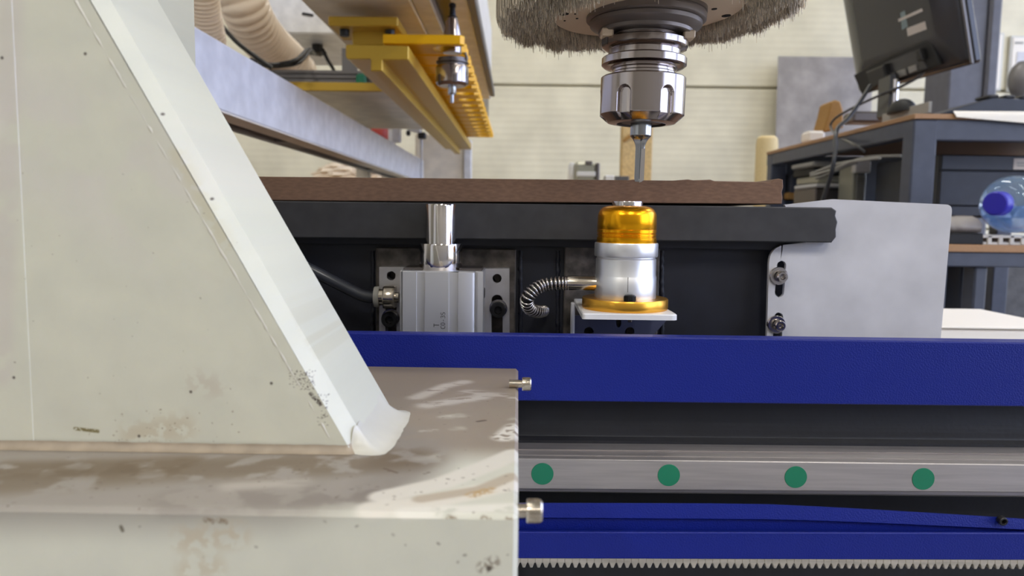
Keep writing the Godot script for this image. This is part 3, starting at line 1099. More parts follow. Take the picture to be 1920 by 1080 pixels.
func cylinder() -> void:
	var cx := 826.0
	var da := 0.444
	var t := thing("pneumatic_cylinder", "silver pneumatic stop cylinder with raised rod, bolted below the table edge", "cylinder", W(cx, 640, 0.444))
	var o := W(cx, 640, da)
	var s := S(da)
	var Y := func(py: float) -> float:
		return W(cx, py, da).y - o.y
	obj("rod", lathem(o, [Vector2(0, Y.call(520)), Vector2(28.8 * s, Y.call(520)), Vector2(28.8 * s, Y.call(386)), Vector2(27.5 * s, Y.call(383)), Vector2(0, Y.call(383))], 64), M.polished, t)
	obj("collar", lathem(o, [Vector2(0, Y.call(512)), Vector2(38.5 * s, Y.call(512)), Vector2(38.5 * s, Y.call(508)), Vector2(40.3 * s, Y.call(504)), Vector2(40.3 * s, Y.call(460)), Vector2(39 * s, Y.call(456.5)), Vector2(29 * s, Y.call(456.5))], 64), M.polished, t)
	# extruded body: profile seen from above, with ribs and grooves on its front
	var db := 0.427
	var x := func(px: float) -> float:
		return W(px, 560, db).x
	var z0 := -0.461
	var zf := -db
	var pr := [Vector2(x.call(748), z0), Vector2(x.call(905), z0), Vector2(x.call(905), zf - 0.0035), Vector2(x.call(894.5), zf - 0.0035), Vector2(x.call(894), zf - 0.006), Vector2(x.call(890.5), zf - 0.006), Vector2(x.call(889), zf - 0.001), Vector2(x.call(884), zf), Vector2(x.call(859), zf), Vector2(x.call(858), zf - 0.0012), Vector2(x.call(842), zf - 0.0012), Vector2(x.call(841), zf + 0.0005), Vector2(x.call(797), zf + 0.0005), Vector2(x.call(796), zf - 0.0012), Vector2(x.call(781), zf - 0.0012), Vector2(x.call(780), zf), Vector2(x.call(755), zf), Vector2(x.call(752), zf - 0.0012), Vector2(x.call(751.5), zf - 0.004), Vector2(x.call(748), zf - 0.004)]
	for i in pr.size():
		pr[i].y = -pr[i].y
	var ytop := W(cx, 509, db).y
	var b := MB.new()
	b.T = Transform3D(Basis(Vector3.RIGHT, -PI / 2), Vector3(0, ytop - 0.06, 0))
	for i in pr.size():
		pr[i].y = pr[i].y
	# local (x, y, z) -> world (x, z, -y): local y is depth
	b.prism(pr, 0.0, 0.06, 0.0005)
	obj("body", b, M.aluminium, t)
	b = MB.new()  # top cover plates, a step back from the front
	for e in [[752, 798], [858, 902]]:
		b.box(Vector3((x.call(e[0]) + x.call(e[1])) * 0.5, ytop + 0.0006, zf - 0.02), Vector3(x.call(e[1]) - x.call(e[0]), 0.0016, 0.022), 0.0003)
	obj("end_cover", b, M.dark_steel, t)
	# lettering up the front
	var bs := Basis(Vector3(0, 1, 0), Vector3(-1, 0, 0), Vector3(0, 0, 1))
	for e in [["T", 823, 614, 0.0042], ["C0-35", 833.5, 617, 0.0034]]:
		var tm := TextMesh.new()
		tm.text = e[0]
		tm.depth = 0.00012
		tm.pixel_size = e[3] / 16.0
		tm.font_size = 16
		tm.horizontal_alignment = HORIZONTAL_ALIGNMENT_LEFT
		tm.vertical_alignment = VERTICAL_ALIGNMENT_BOTTOM
		var f := SystemFont.new()
		f.font_names = PackedStringArray(["Droid Sans Mono"])
		tm.font = f
		tm.material = M.black
		var mi := MeshInstance3D.new()
		mi.name = "print"
		mi.mesh = tm
		mi.transform = Transform3D(bs, W(e[1], e[2], db) + Vector3(0.0012, 0, 0.00056) - o)
		t.add_child(mi, true)
	# mounting plates behind, each with a hole and a slot
	var d := 0.461
	for e in [[711, 762, 500.5, 733.5, 517, 733, 562], [890, 955, 503.5, 932, 522, 932, 553]]:
		var hx: float = e[3]
		var w := func(px: float, py: float) -> Vector2:
			var a := W(px, py, d)
			return Vector2(a.x, a.y)
		var lft := [w.call(e[0], 660), w.call(e[0], e[2]), w.call(hx, e[2])]
		var rgt := [w.call(hx, e[2]), w.call(e[1], e[2]), w.call(e[1], 660)]
		var la := []
		var ra := []
		for k in 9:
			var a := PI / 2 + PI * k / 8
			la.append(w.call(hx + cos(a) * 8.6, e[4] - sin(a) * 8.6))
			a = PI / 2 - PI * k / 8
			ra.append(w.call(hx + cos(a) * 8.6, e[4] - sin(a) * 8.6))
		var ls := []
		var rs := []
		for k in 7:
			var a := PI / 2 + PI / 2 * k / 6
			ls.append(w.call(e[5] + cos(a) * 10.5, e[6] + 10 - sin(a) * 10.5))
			a = PI / 2 - PI / 2 * k / 6
			rs.append(w.call(e[5] + cos(a) * 10.5, e[6] + 10 - sin(a) * 10.5))
		ls.append(w.call(e[5] - 10.5, 660))
		rs.append(w.call(e[5] + 10.5, 660))
		lft.append_array(la)
		lft.append_array(ls)
		ra.reverse()
		rs.reverse()
		rgt.append_array(rs)
		rgt.append_array(ra)
		var pb := MB.new()
		pb.prism(lft, -d - 0.01, -d, 0.0)
		pb.prism(rgt, -d - 0.01, -d, 0.0)
		obj("mounting_plate", pb, M.brushed_plate, t)
	for e in [[934, 580, 1.0], [730, 598, 1.0]]:
		var p := W(e[0], e[1], 0.455)
		obj("washer", lathem(p + Vector3(0, 0, -0.006), [Vector2(0.003, 0), Vector2(0.0056, 0), Vector2(0.0056, 0.0016), Vector2(0.003, 0.0016)], 36, Basis(Vector3.RIGHT, PI / 2)), M.steel, t)
		var sb := MB.new()
		screw(sb, p + Vector3(0, -0.0004, 0.001), Vector3(0, 0, 1), 0.005, 0.0055, 0.45)
		obj("cap_screw", sb, M.black_bolt, t).set_meta("label", "black socket head screw")
	# push-in fitting on the left and the grey air line
	var fc := W(748, 557, 0.452)
	var bx := Basis(Vector3(0, 1, 0), Vector3(-1, 0, 0), Vector3(0, 0, 1))  # local y runs to the left
	obj("fitting_nut", lathem(fc, [Vector2(0, 0), Vector2(0.0036, 0), Vector2(0.0036, 0.002), Vector2(0.0074, 0.002), Vector2(0.0078, 0.0026), Vector2(0.0078, 0.0085), Vector2(0.0072, 0.0092), Vector2(0.0056, 0.0095), Vector2(0.0056, 0.0125), Vector2(0, 0.0125)], 6, bx * Basis(Vector3.UP, 0.0)), M.nickel, t)
	obj("release_ring", lathem(fc, [Vector2(0.004, 0.0118), Vector2(0.0058, 0.0118), Vector2(0.0064, 0.0125), Vector2(0.0062, 0.0148), Vector2(0.0038, 0.0152)], 40, bx), M.plastic_grey, t)
	var plug := lathem(W(905, 549, 0.445), [Vector2(0, 0), Vector2(0.0036, 0), Vector2(0.0036, 0.0008), Vector2(0.0026, 0.0014), Vector2(0, 0.0014)], 28, Basis(Vector3(0, -1, 0), Vector3(1, 0, 0), Vector3(0, 0, 1)))
	obj("port_plug", plug, M.dark_steel, t)
	var pts := curve([fc + Vector3(-0.012, 0, 0), fc + Vector3(-0.02, 0, 0), W(660, 545, 0.453), W(620, 525, 0.455), W(570, 500, 0.455), W(500, 470, 0.455)], 40)
	single("air_line", tubem(pts, 0.0037, 16), M.hose_black, "dark translucent air line plugged into the left of the silver cylinder", "hose")


func tool_setter() -> void:
	var d := 0.425
	var cx := 1171.0
	var o := W(cx, 580, d)
	var s := S(d)
	var Y := func(py: float) -> float:
		return W(cx, py, d).y - o.y
	# bracket: folded top plate and a back plate with holes
	var t := thing("setter_bracket", "white folded steel bracket carrying the gold tool setter", "bracket", W(1178, 640, 0.45))
	var yt: float = Y.call(577.5) + o.y
	var df := 0.398
	var xa := W(1092, 584, df).x
	var xb := W(1272, 584, df).x
	var th := S(df) * 11.0
	var b := MB.new()
	b.T = Transform3D(Basis(Vector3.RIGHT, -PI / 2), Vector3(0, yt - th, 0))
	b.prism(rounded([Vector2(xa, df), Vector2(xb, df), Vector2(xb - 0.001, 0.471), Vector2(xa + 0.001, 0.471)], [0.002, 0.004, 0, 0]), 0, th, 0.0005)
	obj("top_plate", b, M.white_paint, t)
	# back plate: strips round two round holes and a slot
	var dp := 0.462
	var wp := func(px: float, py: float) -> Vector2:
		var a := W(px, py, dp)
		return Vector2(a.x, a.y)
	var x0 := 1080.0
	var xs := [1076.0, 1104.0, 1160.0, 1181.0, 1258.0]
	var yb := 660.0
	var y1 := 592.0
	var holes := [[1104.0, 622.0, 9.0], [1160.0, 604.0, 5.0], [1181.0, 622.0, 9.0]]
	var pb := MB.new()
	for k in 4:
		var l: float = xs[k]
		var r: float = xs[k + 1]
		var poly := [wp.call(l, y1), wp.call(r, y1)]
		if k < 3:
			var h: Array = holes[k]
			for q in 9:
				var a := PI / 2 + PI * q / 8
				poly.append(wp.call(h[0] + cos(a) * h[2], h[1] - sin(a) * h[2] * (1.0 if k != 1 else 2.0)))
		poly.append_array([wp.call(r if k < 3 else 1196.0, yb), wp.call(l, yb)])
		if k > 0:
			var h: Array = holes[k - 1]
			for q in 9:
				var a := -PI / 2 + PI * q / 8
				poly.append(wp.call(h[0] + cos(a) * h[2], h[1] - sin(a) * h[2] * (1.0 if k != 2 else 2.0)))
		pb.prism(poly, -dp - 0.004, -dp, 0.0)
	obj("back_plate", pb, M.bracket_shade, t)
	obj("side_flange", span(W(1068, 660, 0.464), W(1077, 566, 0.464) + Vector3(0, 0, 0.006), 0.0006), M.white_sheet, t)
	b = MB.new()
	b.box(W(1181, 596, 0.425), Vector3(0.0022, 0.005, 0.0022), 0.0004)
	obj("fixing_screw", b, M.dark_steel, t)

	t = thing("tool_setter", "gold domed tool length setter with silver body on a gold round base", "sensor", Vector3(o.x, yt, o.z))
	obj("base_disc", lathem(o, [Vector2(0, Y.call(577.5)), Vector2(79.5 * s, Y.call(577.5)), Vector2(80.5 * s, Y.call(575)), Vector2(80.5 * s, Y.call(560)), Vector2(79 * s, Y.call(557.5)), Vector2(0, Y.call(557.5))], 80), M.gold_matt, t)
	obj("body", lathem(o, [Vector2(0, Y.call(558)), Vector2(57 * s, Y.call(558)), Vector2(57.5 * s, Y.call(556)), Vector2(57.5 * s, Y.call(518)), Vector2(56.6 * s, Y.call(516.5)), Vector2(56.6 * s, Y.call(515)), Vector2(56.2 * s, Y.call(514)), Vector2(56.2 * s, Y.call(485)), Vector2(54.5 * s, Y.call(483)), Vector2(54.5 * s, Y.call(481.5)), Vector2(58.2 * s, Y.call(480.5)), Vector2(59.2 * s, Y.call(478)), Vector2(59.2 * s, Y.call(457)), Vector2(58.4 * s, Y.call(455)), Vector2(0, Y.call(455))], 96), M.aluminium_bright, t)
	var g := [Vector2(0, Y.call(455)), Vector2(55 * s, Y.call(455)), Vector2(55.5 * s, Y.call(453.5)), Vector2(55.5 * s, Y.call(445)), Vector2(54 * s, Y.call(443.8)), Vector2(54 * s, Y.call(442.2)), Vector2(55.5 * s, Y.call(441)), Vector2(55.5 * s, Y.call(438.8)), Vector2(53.2 * s, Y.call(437.8)), Vector2(53.2 * s, Y.call(436.6)), Vector2(55.5 * s, Y.call(435.6)), Vector2(55.5 * s, Y.call(431)), Vector2(54.6 * s, Y.call(430.2)), Vector2(54.6 * s, Y.call(429.2)), Vector2(55.2 * s, Y.call(428.2)), Vector2(54.8 * s, Y.call(414))]
	for k in 9:
		var a := PI / 2 * (k + 1) / 10
		g.append(Vector2((36.5 + 18.3 * cos(a)) * s, Y.call(408.5) + (Y.call(387) - Y.call(408.5)) * sin(a)))
	g.append_array([Vector2(36 * s, Y.call(386.5)), Vector2(34 * s, Y.call(386)), Vector2(0, Y.call(386))])
	obj("dome", lathem(o, g, 96), M.gold, t)
	obj("contact_button", lathem(o, [Vector2(26 * s, Y.call(388)), Vector2(28.5 * s, Y.call(387)), Vector2(28.5 * s, Y.call(379)), Vector2(28 * s, Y.call(377.8)), Vector2(0, Y.call(377.8))], 64), M.steel, t)
	# clamp screw at the front of the base, slit above it
	var sc := MB.new()
	var p := W(1181, 560.0, 0.405)
	screw(sc, p + Vector3(0, S(0.405) * 7, 0), Vector3(0, 1, 0), 11 * S(0.405), 14 * S(0.405), 0.5)
	for k in 30:
		var a := TAU * k / 30
		sc.box(p + Vector3(sin(a) * 11 * S(0.405), 0, cos(a) * 11 * S(0.405)), Vector3(0.0003, 0.0026, 0.0003), 0.0, Basis(Vector3.UP, a))
	obj("clamp_screw", sc, M.black_bolt, t)
	obj("slit", span(W(1176.5, 548, d - 57.7 * s) , W(1178, 520, d - 57.0 * s) + Vector3(0, 0, -0.002)), M.black, t)
	var bl := Basis(Vector3(0, 1, 0), Vector3(-1, 0, 0), Vector3(0, 0, 1))
	var ns := W(1115, 531, d)
	obj("cable_sleeve", lathem(ns, [Vector2(0, -0.002), Vector2(13.6 * s, -0.002), Vector2(13.6 * s, 50 * s), Vector2(12.5 * s, 52 * s), Vector2(10 * s, 52.5 * s)], 48, bl), M.nickel, t)
	# spring armoured cable curling down to the left
	var path := curve([W(1064, 531, d), W(1046, 531, d), W(1020, 534, d), W(1000, 545, d - 0.002), W(988, 562, d - 0.001), W(993, 578, d + 0.01), W(1008, 584, d + 0.025), W(1018, 583, d + 0.044)], 60)
	obj("cable_core", tubem(path, 0.0027, 12), M.black, t)
	var coil := MB.new()
	var up := Vector3.UP
	var total := path.size() - 1
	var n := 26
	for k in n:
		var f := (float(k) / (n - 1)) ** 0.97 * total
		var i := mini(int(f), total - 1)
		var c: Vector3 = path[i].lerp(path[i + 1], f - i)
		var tg: Vector3 = (path[i + 1] - path[i]).normalized()
		var sx := tg.cross(Vector3(0, 0.2, 1)).normalized()
		var sz := sx.cross(tg)
		var ring := []
		for q in 25:
			var a := TAU * q / 24
			ring.append(c + (sx * cos(a) + sz * sin(a)) * 0.0034)
		coil.tube(ring, 0.00072, 8, false)
	obj("cable_spring", coil, M.steel, t)


func spindle() -> void:
	var d := 0.43
	var axis := Basis(Vector3.BACK, deg_to_rad(-0.9))
	var cx := 1206.0
	var o := W(1202.5, 225, d)
	var s := S(d) * 1.01
	var Y := func(py: float) -> float:
		return (W(cx, py, d).y - o.y)
	var prof := func(a: Array) -> Array:
		var out := []
		for e in a:
			out.append(Vector2(e[0] * s, Y.call(e[1])))
		return out
	# spindle nose: stacked dark rings under a pale plate, going up out of the picture
	var t := thing("spindle", "dark stepped spindle nose in the middle of the round brush", "spindle", o + axis * Vector3(0, Y.call(-240), 0))
	obj("nose", lathem(o, prof.call([[0, 76], [58, 76], [60, 68], [82, 67.5], [84, 66], [84.5, 60], [98, 53], [100, 51], [100.5, 44], [99.5, 43], [105, 42], [107, 40], [107.5, 30], [105.5, 28.5], [105.5, 27], [108, 26], [108, 14], [106, 12], [106, 10], [110, 8], [112, -12], [112, -120], [80, -120], [80, -240], [0, -240]]), 96, axis), M.nose_steel, t)
	for sx in [-1, 1]:
		var dp := o + axis * Vector3(sx * 72 * s, Y.call(71), 0.3 * 80 * s)
		obj("drive_key", boxm(dp, Vector3(21 * s, 14 * s, 34 * s), 0.0007, axis), M.cream_plate, t)
	# tool holder: flanges, neck
	t = thing("tool_holder", "polished steel collet tool holder hanging from the dark spindle nose", "tool holder", o + axis * Vector3(0, Y.call(222), 0))
	var body := obj("holder_body", lathem(o, prof.call([[0, 160], [52, 160], [52, 150], [58, 146], [58, 139], [56, 137], [56, 133], [60, 131], [60, 128.5], [66, 128], [72, 127.5], [76.5, 124], [76.5, 112], [75.5, 110.5], [66.5, 108.5], [65, 107], [65, 97.5], [70, 95], [75.5, 91.5], [77, 90], [77, 79], [75, 77], [61, 76], [61, 70], [58, 69], [58, 40], [0, 40]]), 96, axis), M.holder_steel, t)
	for k in 2:
		var a := PI / 2 + PI * k + 0.25
		obj("flange_notch", boxm(o + axis * Vector3(sin(a) * 72 * s, Y.call(84), cos(a) * 72 * s), Vector3(24 * s, 14 * s, 14 * s), 0.0005, axis * Basis(Vector3.UP, a)), M.dark_steel, body)
	# collet nut with six scallop notches: radius is cut back inside each notch
	var nut := MB.new()
	var seg := 360
	var rows := []
	var ys := []
	var R := 76.6
	var top := 148.0
	var bot := 218.0
	for k in 47:
		ys.append(lerpf(top, bot, k / 46.0))
	var rr := func(a: float, py: float) -> float:
		var u := absf(fposmod(a + 0.07, PI / 3) - PI / 6) * R
		var half := 12.3
		var dd: float
		var ay := 172.0 + half
		if py < ay:
			dd = Vector2(u, ay - py).length() - half
		else:
			dd = u - half
		return R - 8.0 * smoothstep(0.9, -0.9, dd)
	rows.append(func(_a): return [56.0, 146.5])
	var rings := []
	var mk := func(fr: Callable) -> Array:
		var ring := []
		for i in seg:
			var a := TAU * i / seg
			var q: Array = fr.call(a)
			ring.append(o + axis * Vector3(sin(a) * q[0] * s, Y.call(q[1]), cos(a) * q[0] * s))
		return ring
	rings.append(mk.call(func(_a): return [44.0, 233.0]))
	rings.append(mk.call(func(_a): return [45.0, 233.4]))
	rings.append(mk.call(func(_a): return [60.0, 231.8]))
	rings.append(mk.call(func(_a): return [62.0, 231.0]))
	rings.append(mk.call(func(a): return [minf(rr.call(a, 217.0), 75.0) , 219.5]))
	for k in range(46, -1, -1):
		var py: float = ys[k]
		rings.append(mk.call(func(a): return [rr.call(a, py), py]))
	rings.append(mk.call(func(_a): return [75.2, 146.6]))
	rings.append(mk.call(func(_a): return [50.0, 146.2]))
	nut.loft(rings, true, false)
	obj("collet_nut", nut, M.holder_steel, t)
	obj("collet", lathem(o, prof.call([[18, 229], [20, 231.5], [36, 231], [40, 229], [44.5, 227], [44.5, 234]]), 72, axis), M.dark_steel, t)
	# straight-fluted bit: shank, shoulder and a slim two-faced blade
	t = thing("milling_bit", "slender steel milling bit held in the collet with its tip before the brown board", "milling bit", o + axis * Vector3(0, Y.call(340), 0))
	var sec := func(py: float, rad: float, flat: float) -> Array:
		# flat 0 is round; 1 has a front face cut back on the left and a lip on the right
		var ring := []
		for i in 48:
			var a := TAU * i / 48
			var p := Vector2(sin(a), cos(a)) * rad
			if flat > 0:
				var lim := lerpf(rad, 1.5 if p.x < 1.0 else 5.2, flat)
				p.y = minf(p.y, lim)
				p.y = maxf(p.y, -lerpf(rad, 5.0, flat))
			ring.append(o + axis * Vector3(p.x * s, Y.call(py), p.y * s))
		return ring
	var b := MB.new()
	var st := []
	for e in [[341, 7.0, 1.0], [335, 8.3, 1.0], [300, 8.3, 1.0], [278, 8.5, 1.0], [272, 9.3, 1.0], [266, 11.5, 0.9], [261, 14.5, 0.75], [257, 18.0, 0.45], [255.5, 19.2, 0.2], [254, 19.3, 0.0], [225, 19.3, 0.0], [200, 19.3, 0.0]]:
		st.append(sec.call(e[0], e[1], e[2]))
	b.loft(st, true, true)
	obj("shank", b, M.bit_steel, t)
	b = MB.new()
	b.bar([o + axis * Vector3(0.5 * s, Y.call(343), 5.4 * s), o + axis * Vector3(8.8 * s, Y.call(338), 5.4 * s), o + axis * Vector3(8.8 * s, Y.call(338), 2.0 * s), o + axis * Vector3(0.5 * s, Y.call(343), 2.0 * s)],
		[o + axis * Vector3(1.8 * s, Y.call(280), 5.4 * s), o + axis * Vector3(8.8 * s, Y.call(278), 5.4 * s), o + axis * Vector3(8.8 * s, Y.call(278), 2.0 * s), o + axis * Vector3(1.8 * s, Y.call(280), 2.0 * s)])
	obj("cutting_edge", b, M.polished, t)


func brush() -> void:
	var d := 0.43
	var tilt := Basis(Vector3.BACK, deg_to_rad(3.2))
	var o := W(1214, 26, d)  # centre of the pale plate's underside
	var s := S(d)
	var t := thing("dust_brush", "round dust brush of grey-brown bristles round the spindle nose", "brush", o + Vector3(0, 0.12, 0))
	var pl := MB.new()
	var r1 := 173.0 * s
	pl.lathe(o, [Vector2(90 * s, 0.0), Vector2(r1 - 0.001, 0.0), Vector2(r1, 0.001), Vector2(r1, 0.005), Vector2(90 * s, 0.005), Vector2(90 * s, 0.0)], 96, tilt)
	var plate := obj("mounting_plate", pl, M.cream_plate, t)
	for e in [[-154, 28, 8.5], [154, -38, 8.5], [118, 14, 5.0], [-128, -8, 2.4], [-134, 24, 2.0], [-150, -20, 2.0]]:
		var c: Vector3 = o + tilt * Vector3(e[0] * s, -0.00005, e[1] * s)
		obj("screw_hole", lathem(c, [Vector2(0, -0.0003), Vector2(e[2] * s, -0.0003), Vector2(e[2] * s, 0.0004)], 24, tilt), M.black_hole, plate)
	# bristle bed: a dense ring a little shorter than the tips; bristles by the thousand round it
	var r0 := 176.0 * s
	var ro := 268.0 * s
	obj("bristle_bed", lathem(o, [Vector2(r0, 0.06), Vector2(r0, 0.0035), Vector2(r0 + 0.003, 0.0015), Vector2(ro - 0.005, 0.0015), Vector2(ro - 0.0025, 0.003), Vector2(ro - 0.0012, 0.07), Vector2(r0, 0.07)], 120, tilt), M.bristle_core, t)
	var rng := RandomNumberGenerator.new()
	rng.seed = 21
	var nz := FastNoiseLite.new()
	nz.seed = 2
	nz.frequency = 1.0
	var bm := MB.new()
	var w := 0.00021
	var ringa := []
	var ringb := []
	for i in 3:
		var a := TAU * i / 3
		ringa.append(Vector3(cos(a) * w, 0, -sin(a) * w))
		ringb.append(Vector3(cos(a) * w * 0.7, -1.0, -sin(a) * w * 0.7))
	bm.loft([ringb, ringa], true, false)
	var ar := []
	ar.resize(Mesh.ARRAY_MAX)
	ar[Mesh.ARRAY_VERTEX] = bm.v
	ar[Mesh.ARRAY_NORMAL] = bm.n
	var am := ArrayMesh.new()
	am.add_surface_from_arrays(Mesh.PRIMITIVE_TRIANGLES, ar)
	var bmat = M.bristle.duplicate()
	bmat.vertex_color_use_as_albedo = true
	bmat.albedo_color = Color.WHITE
	am.surface_set_material(0, bmat)
	var mm := MultiMesh.new()
	mm.transform_format = MultiMesh.TRANSFORM_3D
	mm.use_colors = true
	mm.mesh = am
	var n := 52000
	mm.instance_count = n
	for k in n:
		var a := rng.randf() * TAU
		var edge := k % 4 == 0
		var r: float = sqrt(rng.randf_range(r0 * r0, ro * ro))
		if edge:
			r = ro - absf(rng.randfn(0.0, 0.0012))
		elif k % 9 == 1:
			r = r0 + absf(rng.randfn(0.0, 0.0015))
		var clump := nz.get_noise_2d(cos(a) * r * 260.0, sin(a) * r * 260.0)
		var long := nz.get_noise_2d(cos(a) * r * 30.0 + 50.0, sin(a) * r * 30.0)
		var reach := 0.0018 + clump * 0.003 + long * 0.004 + rng.randfn(0.0, 0.0009)
		if rng.randf() < 0.03:
			reach += rng.randf_range(0.001, 0.005)
		var up := 0.055 if r > ro - 0.004 else 0.016
		var lean := Vector3(rng.randfn(0, 0.05) + clump * 0.12, 0, rng.randfn(0, 0.05) + nz.get_noise_2d(cos(a) * r * 200.0 + 9.0, sin(a) * r * 200.0) * 0.12)
		if r > ro - 0.004:
			lean *= 0.35
		var root := o + tilt * Vector3(sin(a) * r, up, cos(a) * r)
		var y := tilt * (Vector3.UP - lean).normalized()
		var xx := y.cross(Vector3.FORWARD).normalized().rotated(y, rng.randf() * TAU)
		mm.set_instance_transform(k, Transform3D(Basis(xx, y * (up + reach), xx.cross(y)), root - t.position))
		var f := rng.randf_range(0.55, 1.25) * (1.0 + clump * 0.35)
		mm.set_instance_color(k, Color(0.8 * f, 0.69 * f, 0.54 * f))
	var mi := MultiMeshInstance3D.new()
	mi.name = "bristles"
	mi.multimesh = mm
	mi.set_meta("kind", "stuff")
	t.add_child(mi, true)
	# holder ring that grips the bristles, above the picture
	var hb := MB.new()
	hb.lathe(o, [Vector2(r0 - 0.004, 0.055), Vector2(ro + 0.004, 0.055), Vector2(ro + 0.004, 0.085), Vector2(90 * s, 0.085), Vector2(90 * s, 0.08), Vector2(r0 - 0.004, 0.08), Vector2(r0 - 0.004, 0.0551)], 96, tilt)
	obj("brush_holder", hb, M.white_paint, t)


func left_back() -> void:
	# long white side beam running straight back; its underside has a dark slot
	var X := W(410, 205, 0.875).x
	var d0 := 0.5
	var d1 := 2.75
	var yt := W(370, 50, 0.82).y
	var yb := W(410, 205, 0.875).y
	var t := thing("side_beam", "long white machine side beam running straight back at the left, dark slot along its underside", "machine beam", V(X - 0.03, yb - EYE.y, 1.6))
	obj("beam_body", span(Vector3(X - 0.03, yb, -d1), Vector3(X, yt, -d0), 0.002), M.white_paint, t)
	obj("lower_lip", span(Vector3(X - 0.032, yb - 0.002, -d1), Vector3(X - 0.0005, yb, -d0), 0.0005), M.tan_beam, t)
	obj("slot_lining", span(Vector3(X - 0.06, yb + 0.004, -d1), Vector3(X - 0.031, yb + 0.01, -d0)), M.dark_steel, t)
	for k in 3:
		var a := 0.5 + k * 0.75
		obj("slot_bridge", span(Vector3(X - 0.06, yb - 0.001, -a - 0.12), Vector3(X - 0.031, yb + 0.004, -a), 0.0005), M.profile_grey, t)
	obj("back_lip", span(Vector3(X - 0.068, yb - 0.002, -d1), Vector3(X - 0.058, yt, -d0), 0.0005), M.plastic_grey, t)
	# far gantry leg under the end of the tool rack
	var p := W(778, 255, 2.8)
	var q := W(884, 345, 2.8)
	t = thing("far_leg", "pale machine leg at the far end of the side beam, below the yellow tool rack", "machine leg", Vector3((p.x + q.x) * 0.5, 0, -2.95))
	obj("leg_body", span(Vector3(p.x, 0.0, -3.1), Vector3(q.x - 0.03, W(800, 250, 2.8).y, -2.8), 0.006), M.tan_beam, t)
	obj("edge_strip", span(Vector3(q.x - 0.028, 0.0, -2.82), Vector3(q.x, W(800, 262, 2.8).y, -2.79), 0.003), M.white_paint, t)
	# yellow edged deck behind the beam: its underside is what shows
	p = W(535, 170, 1.62)
	q = W(730, 157, 1.62)
	t = thing("rear_deck", "flat rear deck plate with a yellow front edge, seen from below behind the side beam", "machine deck", Vector3((p.x + q.x) * 0.5, p.y, -1.9))
	obj("deck_plate", span(Vector3(p.x - 0.05, p.y + 0.001, -2.32), Vector3(q.x + 0.02, p.y + 0.012, -1.622), 0.001), M.tan_beam, t)
	obj("edge_strip", span(Vector3(p.x - 0.05, p.y - 0.0005, -1.622), Vector3(q.x + 0.03, q.y, -1.61), 0.001), M.yellow_anodised, t)
	obj("support_leg", span(Vector3(p.x + 0.01, 0.0, -2.3), Vector3(p.x + 0.05, p.y + 0.001, -2.26), 0.003), M.tan_beam, t)
	# grooved aluminium profile lying on the deck
	p = W(500, 156, 1.63)
	q = W(712, 133, 1.63)
	var hgt := q.y - p.y
	t = thing("aluminium_profile", "grey grooved aluminium profile lying across the rear deck", "metal profile", Vector3((p.x + q.x) * 0.5, p.y, -1.65))
	var prof := []
	for e in [[0.0, 0.0], [0.0, 0.28], [0.004, 0.3], [0.004, 0.42], [0.0, 0.44], [0.0, 0.62], [0.004, 0.64], [0.004, 0.76], [0.0, 0.78], [0.0, 1.0]]:
		prof.append(Vector2(-1.63 - e[0], p.y + e[1] * hgt))
	var a := []
	var b := []
	for v in prof:
		a.append(Vector3(p.x - 0.05, v.y, v.x))
		b.append(Vector3(q.x, v.y, v.x))
	a.append_array([Vector3(p.x - 0.05, q.y, -1.67), Vector3(p.x - 0.05, p.y, -1.67)])
	b.append_array([Vector3(q.x, q.y, -1.67), Vector3(q.x, p.y, -1.67)])
	var m := MB.new()
	for i in a.size():
		var j := (i + 1) % a.size()
		m.quad(b[i], b[j], a[j], a[i])
	obj("profile_bar", m, M.profile_grey, t)
	obj("end_plate", span(W(641, 134, 1.645), W(669, 90, 1.645) + Vector3(0, 0, -0.01), 0.001), M.profile_grey, t)
	var g := W(676, 149, 1.622)
	single("green_connector", boxm(g + Vector3(0.002, 0.0, 0), Vector3(0.022, 0.024, 0.012), 0.004), M.green_plastic, "small green connector on the end of the aluminium profile", "connector")
	# cream cabinet with a cable gland below
	p = W(470, 62, 1.9)
	q = W(668, -60, 1.9)
	t = thing("electric_cabinet", "white electrical cabinet above the hoses, black cables leaving through its bottom", "electrical box", Vector3((p.x + q.x) * 0.5, p.y, -2.1))
	obj("cabinet_body", span(Vector3(p.x, p.y, -2.3), Vector3(q.x, q.y + 0.1, -1.9), 0.004), M.white_paint, t)
	g = W(577, 27, 1.898)
	obj("vent_slot", boxm(g, Vector3(0.028, 0.006, 0.004), 0.001, Basis(Vector3.BACK, -0.15)), M.black, t)
	var gc := Vector3(W(591, 78, 2.0).x, p.y, -2.02)
	obj("cable_gland", lathem(gc, [Vector2(0, -0.026), Vector2(0.018, -0.026), Vector2(0.024, -0.024), Vector2(0.024, -0.018), Vector2(0.014, -0.016), Vector2(0.014, 0.001)], 24), M.black, t)
	var base := gc + Vector3(0, -0.025, 0)
	var ci := 0
	for e in [[[579, 92, 1.74], [556, 112, 1.56], [526, 120, 1.56], [500, 121, 1.53], [470, 112, 1.5]], [[583, 95, 1.74], [562, 117, 1.57], [530, 124, 1.57], [505, 125, 1.54], [480, 118, 1.5]], [[604, 92, 1.98], [614, 112, 1.97], [624, 128, 1.95], [629, 138, 1.94]]]:
		var pts := [base + Vector3((-0.006 if ci < 2 else 0.006), 0, 0.006 * (1 - ci))]
		for k in e:
			pts.append(W(k[0], k[1], k[2]))
		single("cable", tubem(curve(pts, 30), 0.0045 - 0.0012 * (ci % 2), 10), M.black, ["thick black cable looping left from the gland below the white cabinet", "thinner black cable looping left under its thick neighbour", "black cable dropping straight down from the gland to the deck"][ci], "cable")
		ci += 1
